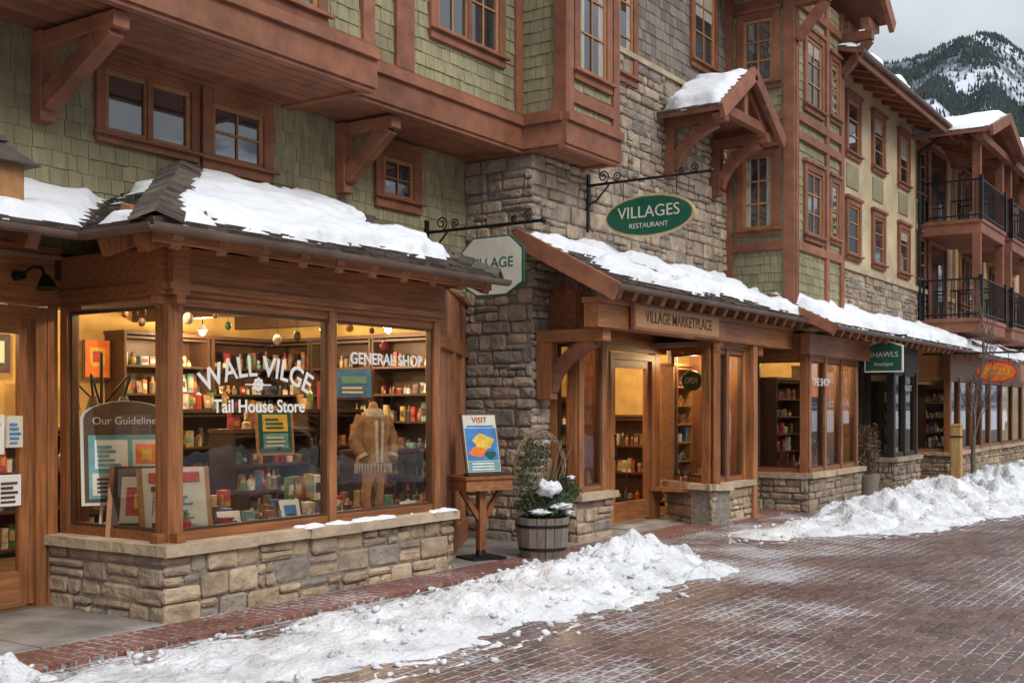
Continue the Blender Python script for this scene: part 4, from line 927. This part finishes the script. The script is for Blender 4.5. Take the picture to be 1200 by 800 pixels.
b.tube([(25.3,5.8,7.5),(25.3,6.1,7.3),(25.3,6.44,7.1),(25.3,6.44,3.4)],.04,'iron',8)
b.build(.005)
snow_patch('roof_snow',h2,frb,frb.poly,step=.1,T=.16,cov=.5,seed=14,edge=.05)
b=MB('dark_shopfront',h2)
storefront(b,(20.6,6.95),(23.0,6.95),[.05,.8,1.6,2.35],.6,2.4,3.2,inset=.05,woodv='dark_front',woodh='dark_front')
storefront(b,(23.0,6.95),(23.0,6.35),[.05,.55],.62,2.35,2.9,inset=.05,woodv='dark_front',woodh='dark_front',stone_m='stone')
storefront(b,(23.0,6.35),(24.9,6.35),[.05,.95,1.85],.62,2.35,2.9,inset=.05,woodv='dark_front',woodh='dark_front',stone_m='stone',ext=(.03,.03))
b.wbox(24.9,25.0,6.4,7.4,0,2.9,'dark_front')
f=wfr((25,7.3),(27,7.3)); b.box(f,0,.5,0,2.9,-.1,0,'dark_front'); b.box(f,1.5,2,0,2.9,-.1,0,'dark_front'); door(b,f,.55,1.45,.05,2.2)
storefront(b,(27,6.2),(30.5,6.2),[.05,1.1,2.3,3.45],.6,2.3,2.95,inset=.05,ext=(.03,0)); storefront(b,(27,7.3),(27,6.2),[.05,1.05],.6,2.3,2.95,inset=.05)
storefront(b,(30.5,6.3),(38,6.3),[.05,1.5,3,4.5,6,7.45],.6,2.3,2.95,inset=.05)
b.wbox(16.9,46,10.3,10.5,0,3,'plaster_warm'); b.wbox(21.9,46,7.6,10.3,2.8,2.85,'ceiling'); b.wbox(21.9,46,6.6,10.3,.03,.05,'floor_wood')
shelf(b,Fr((20.7,7.6,.05),(1,0,0),(0,0,1)),2.2,2.3,6,goods='goods')
shelf(b,Fr((23.2,6.95,.6),(1,0,0),(0,0,1)),1.6,1.5,4,goods='goods_dark')
shelf(b,Fr((27.2,7.15,.6),(1,0,0),(0,0,1)),3.0,1.5,4,goods='goods')
b.wbox(27.3,38,7.2,7.25,.05,2.6,'dark_front')
fw=roof_face(b,[(26.0,5.35,2.75),(36,5.35,2.75),(36,6.5,3.3),(26.0,6.5,3.3)],exp=.2)
b.build(.005)
snow_patch('awning_snow',h2,fw,fw.poly,step=.08,T=.12,cov=.6,seed=15,edge=.05)
text('VELVET',wfr((23,6.32),(24.9,6.32)),.95,2.0,.0,.16,'white_paint',h2); text('THE SHOP',wfr((17.1,5.98),(19.7,5.98)),.5,2.0,.0,.17,'white_paint',h2)
# ================================================================= BUILDING 3 (balconies)
h3=root('balcony_building'); b=MB('walls',h3)
b.wbox(28.6,48,6.45,6.8,3.0,7.5,'stucco_orange')
f=wfr((25.5,6.45),(48,6.45))
for x in (3.4,5.0,7.3,9.2,11.2,13.4):
    window(b,f,x,x+1.0,5.9,7.2,cols=2,rows=2,tr=.12); window(b,f,x,x+1.0,4.0,5.4,cols=2,rows=2,tr=.12)
def balcony(x0,x1,y0,y1,z):
    b.wbox(x0,x1,y0,y1,z-.28,z,'redwood'); b.wbox(x0-.03,x1+.03,y0-.03,y1,z-.06,z+.02,'redwood')
    for (A,B) in (((x0,y1),(x0,y0)),((x0,y0),(x1,y0)),((x1,y0),(x1,y1))):
        A=Vector((*A,z));B=Vector((*B,z)); L=(B-A).length; n=int(L/.11)
        for zz in (.1,.85): b.cyl(A+Vector((0,0,zz)),B+Vector((0,0,zz)),.02,.02,'iron',6)
        for k in range(n+1): p=A+(B-A)*k/n; b.cyl(p+Vector((0,0,.02)),p+Vector((0,0,.85)),.009,.009,'iron',5)
        b.wbox(A.x-.04,A.x+.04,A.y-.04,A.y+.04,z,z+.93,'iron')
for x0,x1 in ((25.6,28.1),(28.9,31.0),(32.0,34.5)):
    for z in (3.5,5.6): balcony(x0,x1,5.25,6.45,z)
    for X in (x0+.08,x1-.08): b.wbox(X-.08,X+.08,5.27,5.43,3.4,7.4,'redwood')
    f0=wfr((x0,6.44),(x1,6.44))
    for z in (3.5,5.6): b.box(f0,.5,1.9,z,z+1.7,0,.02,'dark_room_glass'); b.box(f0,.4,.5,z,z+1.8,0,.05,'redwood'); b.box(f0,1.9,2.0,z,z+1.8,0,.05,'redwood'); b.box(f0,.5,1.9,z+1.7,z+1.8,0,.05,'redwood')
rfs=[]
for (x0,x1,yf) in ((25.2,28.5,4.95),(28.6,31.3,4.9),(31.7,34.9,4.8)):
    c=(x0+x1)/2; ze=7.38; za=8.0
    a1=roof_face(b,[(x0-.2,8,ze),(x0-.2,yf,ze),(c,yf,za),(c,8,za)],exp=.2); a2=roof_face(b,[(x1+.2,yf,ze),(x1+.2,8,ze),(c,8,za),(c,yf,za)],exp=.2)
    rfs+=[a1,a2]
    for s,xx in ((-1,x0-.22),(1,x1+.22)): b.beam((xx,yf-.03,ze-.07),(c,yf-.03,za-.07),.07,.22,'redwood')
    b.wbox(x0,x1,yf+.2,yf+.34,ze-.15,ze,'redwood'); b.prism(wfr((x0,yf+.4),(x1,yf+.4),ze-.05),[(0,0),(x1-x0,0),((x1-x0)/2,.55)],-.05,0,'redwood')
b.build(.004)
for i,a in enumerate(rfs): snow_patch('gable_snow_%d'%i,h3,a,a.poly,step=.1,T=.14,cov=.6,seed=30+i,edge=.05)
# ================================================================= STREET END AND OPPOSITE SIDE
def simple_building(name,x0,x1,yf,yb,h,wall,facing=1):
    o=root(name); b=MB('walls',o); y0,y1=min(yf,yb),max(yf,yb); b.wbox(x0,x1,y0,y1,-.1,h,wall)
    f=wfr((x0,yf),(x1,yf)) if facing>0 else wfr((x1,yf),(x0,yf)); L=x1-x0
    b.box(f,0,L,0,.6,0,.06,'stone_warm'); u=.6
    while u<L-2:
        window(b,f,u,u+1.9,.6,2.6,cols=1,rows=1,units=2,tr=.1,sash='wood_h')
        for z in (3.7,6.2):
            if z+1.5<h: window(b,f,u+.3,u+1.5,z,z+1.5,cols=2,rows=2,tr=.12)
        u+=2.9
    for z in (2.9,5.6): b.box(f,0,L,z,z+.25,0,.1,'redwood')
    s=1 if facing>0 else -1
    fr=roof_face(b,[(x0-.5,yf-s*.8,h-.2),(x1+.5,yf-s*.8,h-.2),(x1+.5,(y0+y1)/2,h+2.2),(x0-.5,(y0+y1)/2,h+2.2)] if s>0 else [(x1+.5,yf+.8,h-.2),(x0-.5,yf+.8,h-.2),(x0-.5,(y0+y1)/2,h+2.2),(x1+.5,(y0+y1)/2,h+2.2)],exp=.35)
    b.build(); snow_patch('roof_snow',o,fr,fr.poly,step=.25,T=.3,cov=.8,seed=x0,edge=.1)
simple_building('chalet_building',50,68,3.5,14,7.2,'stucco')
simple_building('chalet_building',-14,4,-15,-25,8.5,'stucco',-1); simple_building('chalet_building',7,24,-16,-26,9.5,'green_shingle',-1); simple_building('chalet_building',27,50,-14.5,-25,8.5,'stucco_orange',-1)
simple_building('chalet_building',-22,-4,9,18,8.5,'stucco')
def pine(name,x,y,h):
    b=MB(name); b.cyl((x,y,0),(x,y,h),h*.018,.02,'bark',8)
    n=int(h*5)
    for i in range(n):
        t=i/n; z=h*(.12+.88*t); r=h*.2*(1-t)**.9+.1
        for k in range(9):
            a=RU(0,6.28); rr=r*RU(.7,1.1); e=Vector((x+rr*math.cos(a),y+rr*math.sin(a),z-rr*.35)); s=Vector((x,y,z)); d=(e-s); side=d.cross(Vector((0,0,1))).normalized()*rr*.2
            b.add([s,s+d*.6+side,e,s+d*.6-side],[(0,1,2),(0,2,3)],'conifer')
            if R()<.35: b.add([s+d*.3+Vector((0,0,.03)),s+d*.6+side*.7+Vector((0,0,.03)),e+Vector((0,0,.03)),s+d*.6-side*.7+Vector((0,0,.03))],[(0,1,2,3)],'snow')
    b.build()
for (x,y,h) in ((5,-12,9),(25.5,-12,8),(15,-10.5,6),(-4,-11,8),(38,-11,9)): pine('pine_tree',x,y,h)
# ================================================================= MOUNTAINS
def mh(az,r):
    base=700+62*math.exp(-((az-11.9)/2.3)**2)+20*math.exp(-((az-15.2)/1.6)**2)+14*noise.noise(Vector((az*.6,0,5)))
    if az>24 or az<0: base-=120*sstep(abs(az-12),12,30)
    prof=sstep(r,700,2650) if r<2650 else 1-.55*sstep(r,2650,3600)
    ridge=1-.22*abs(noise.noise(Vector((az*.45,r*.0012,1))))*sstep(2650-r,60,700) if r<2650 else 1
    n=1+.010*noise.noise(Vector((az*2.2,r*.01,3)))
    return max(0,base*prof*n*ridge)
b=MB('mountain'); V=[];F=[]
azs=[]; a=-180
while a<180: azs.append(a); a+= .2 if 2<a<30 else 3
rs=[650+60*i for i in range(50)]
for r in rs:
    for a in azs:
        A=math.radians(a); V.append((r*math.cos(A),r*math.sin(A),mh(a,r)-2))
n=len(azs)
for j in range(len(rs)-1):
    for i in range(n): F.append((j*n+i,j*n+(i+1)%n,(j+1)*n+(i+1)%n,(j+1)*n+i))
b.add(V,F,'mountain',True); b.build()
b=MB('distant_forest')
for _ in range(36000):
    a=RU(6,20); r=RU(1600,2700); A=math.radians(a); x,y=r*math.cos(A),r*math.sin(A); z=mh(a,r)-3
    d_=noise.noise(Vector((x*.004,y*.004,z*.008)))+.6*noise.noise(Vector((x*.013,y*.013,z*.01)))
    if d_>.02 and R()<.9: continue
    h=RU(6,12); w=h*.24; P=[(x+w*math.cos(k*1.2566),y+w*math.sin(k*1.2566),z) for k in range(5)]+[(x,y,z+h)]
    b.add(P,[(k,(k+1)%5,5) for k in range(5)],'conifer')
b.build()
# ================================================================= LIGHT / WORLD / CAMERA
w=bpy.data.worlds.new('World'); scene.world=w; w.use_nodes=True; nt=w.node_tree; L=nt.links; bg=nt.nodes['Background']
sky=nd(nt,'ShaderNodeTexSky'); sky.sky_type='NISHITA'; sky.sun_disc=False; sky.sun_elevation=math.radians(38); sky.sun_rotation=math.radians(200)
tc=nd(nt,'ShaderNodeTexCoord'); n1=nd(nt,'ShaderNodeTexNoise'); n1.inputs['Scale'].default_value=3.5; n1.inputs['Detail'].default_value=6
mp=nd(nt,'ShaderNodeMapping'); mp.inputs['Scale'].default_value=(1,1,3); L.new(tc.outputs['Generated'],mp.inputs[0]); L.new(mp.outputs[0],n1.inputs['Vector'])
sx=nd(nt,'ShaderNodeSeparateXYZ'); L.new(tc.outputs['Generated'],sx.inputs[0])
z1=nd(nt,'ShaderNodeMapRange'); z1.inputs['From Min'].default_value=.25; z1.inputs['From Max'].default_value=.75; z1.inputs['To Min'].default_value=4.2; z1.inputs['To Max'].default_value=14.5
L.new(sx.outputs['Z'],z1.inputs['Value'])
nr=nd(nt,'ShaderNodeMapRange'); nr.inputs['From Min'].default_value=.3; nr.inputs['From Max'].default_value=.7; nr.inputs['To Min'].default_value=.76; nr.inputs['To Max'].default_value=1.2; L.new(n1.outputs[0],nr.inputs['Value'])
mu=nd(nt,'ShaderNodeMath',operation='MULTIPLY'); L.new(z1.outputs[0],mu.inputs[0]); L.new(nr.outputs[0],mu.inputs[1])
cl=nd(nt,'ShaderNodeVectorMath',operation='SCALE'); cl.inputs[0].default_value=(.95,.99,1.05); L.new(mu.outputs[0],cl.inputs['Scale'])
mx=nd(nt,'ShaderNodeMix',data_type='RGBA'); mx.inputs['Factor'].default_value=.9; L.new(sky.outputs[0],mx.inputs[6]); L.new(cl.outputs[0],mx.inputs[7]); L.new(mx.outputs[2],bg.inputs[0]); bg.inputs[1].default_value=.13
s=bpy.data.lights.new('sun','SUN'); s.energy=1.5; s.angle=math.radians(22); s.color=(1,.94,.86); so=bpy.data.objects.new('sun',s); scene.collection.objects.link(so)
az=math.radians(200); el=math.radians(38); d=Vector((math.sin(az)*math.cos(el),math.cos(az)*math.cos(el),math.sin(el)))
so.rotation_euler=d.to_track_quat('Z','Y').to_euler()
cam=bpy.data.cameras.new('camera'); co=bpy.data.objects.new('camera',cam); scene.collection.objects.link(co); scene.camera=co
co.location=(0,0,1.6); co.rotation_euler=(math.radians(90),0,math.radians(-56.1)); cam.lens=40.2; cam.sensor_width=36; cam.shift_y=.065; cam.clip_start=.1; cam.clip_end=12000
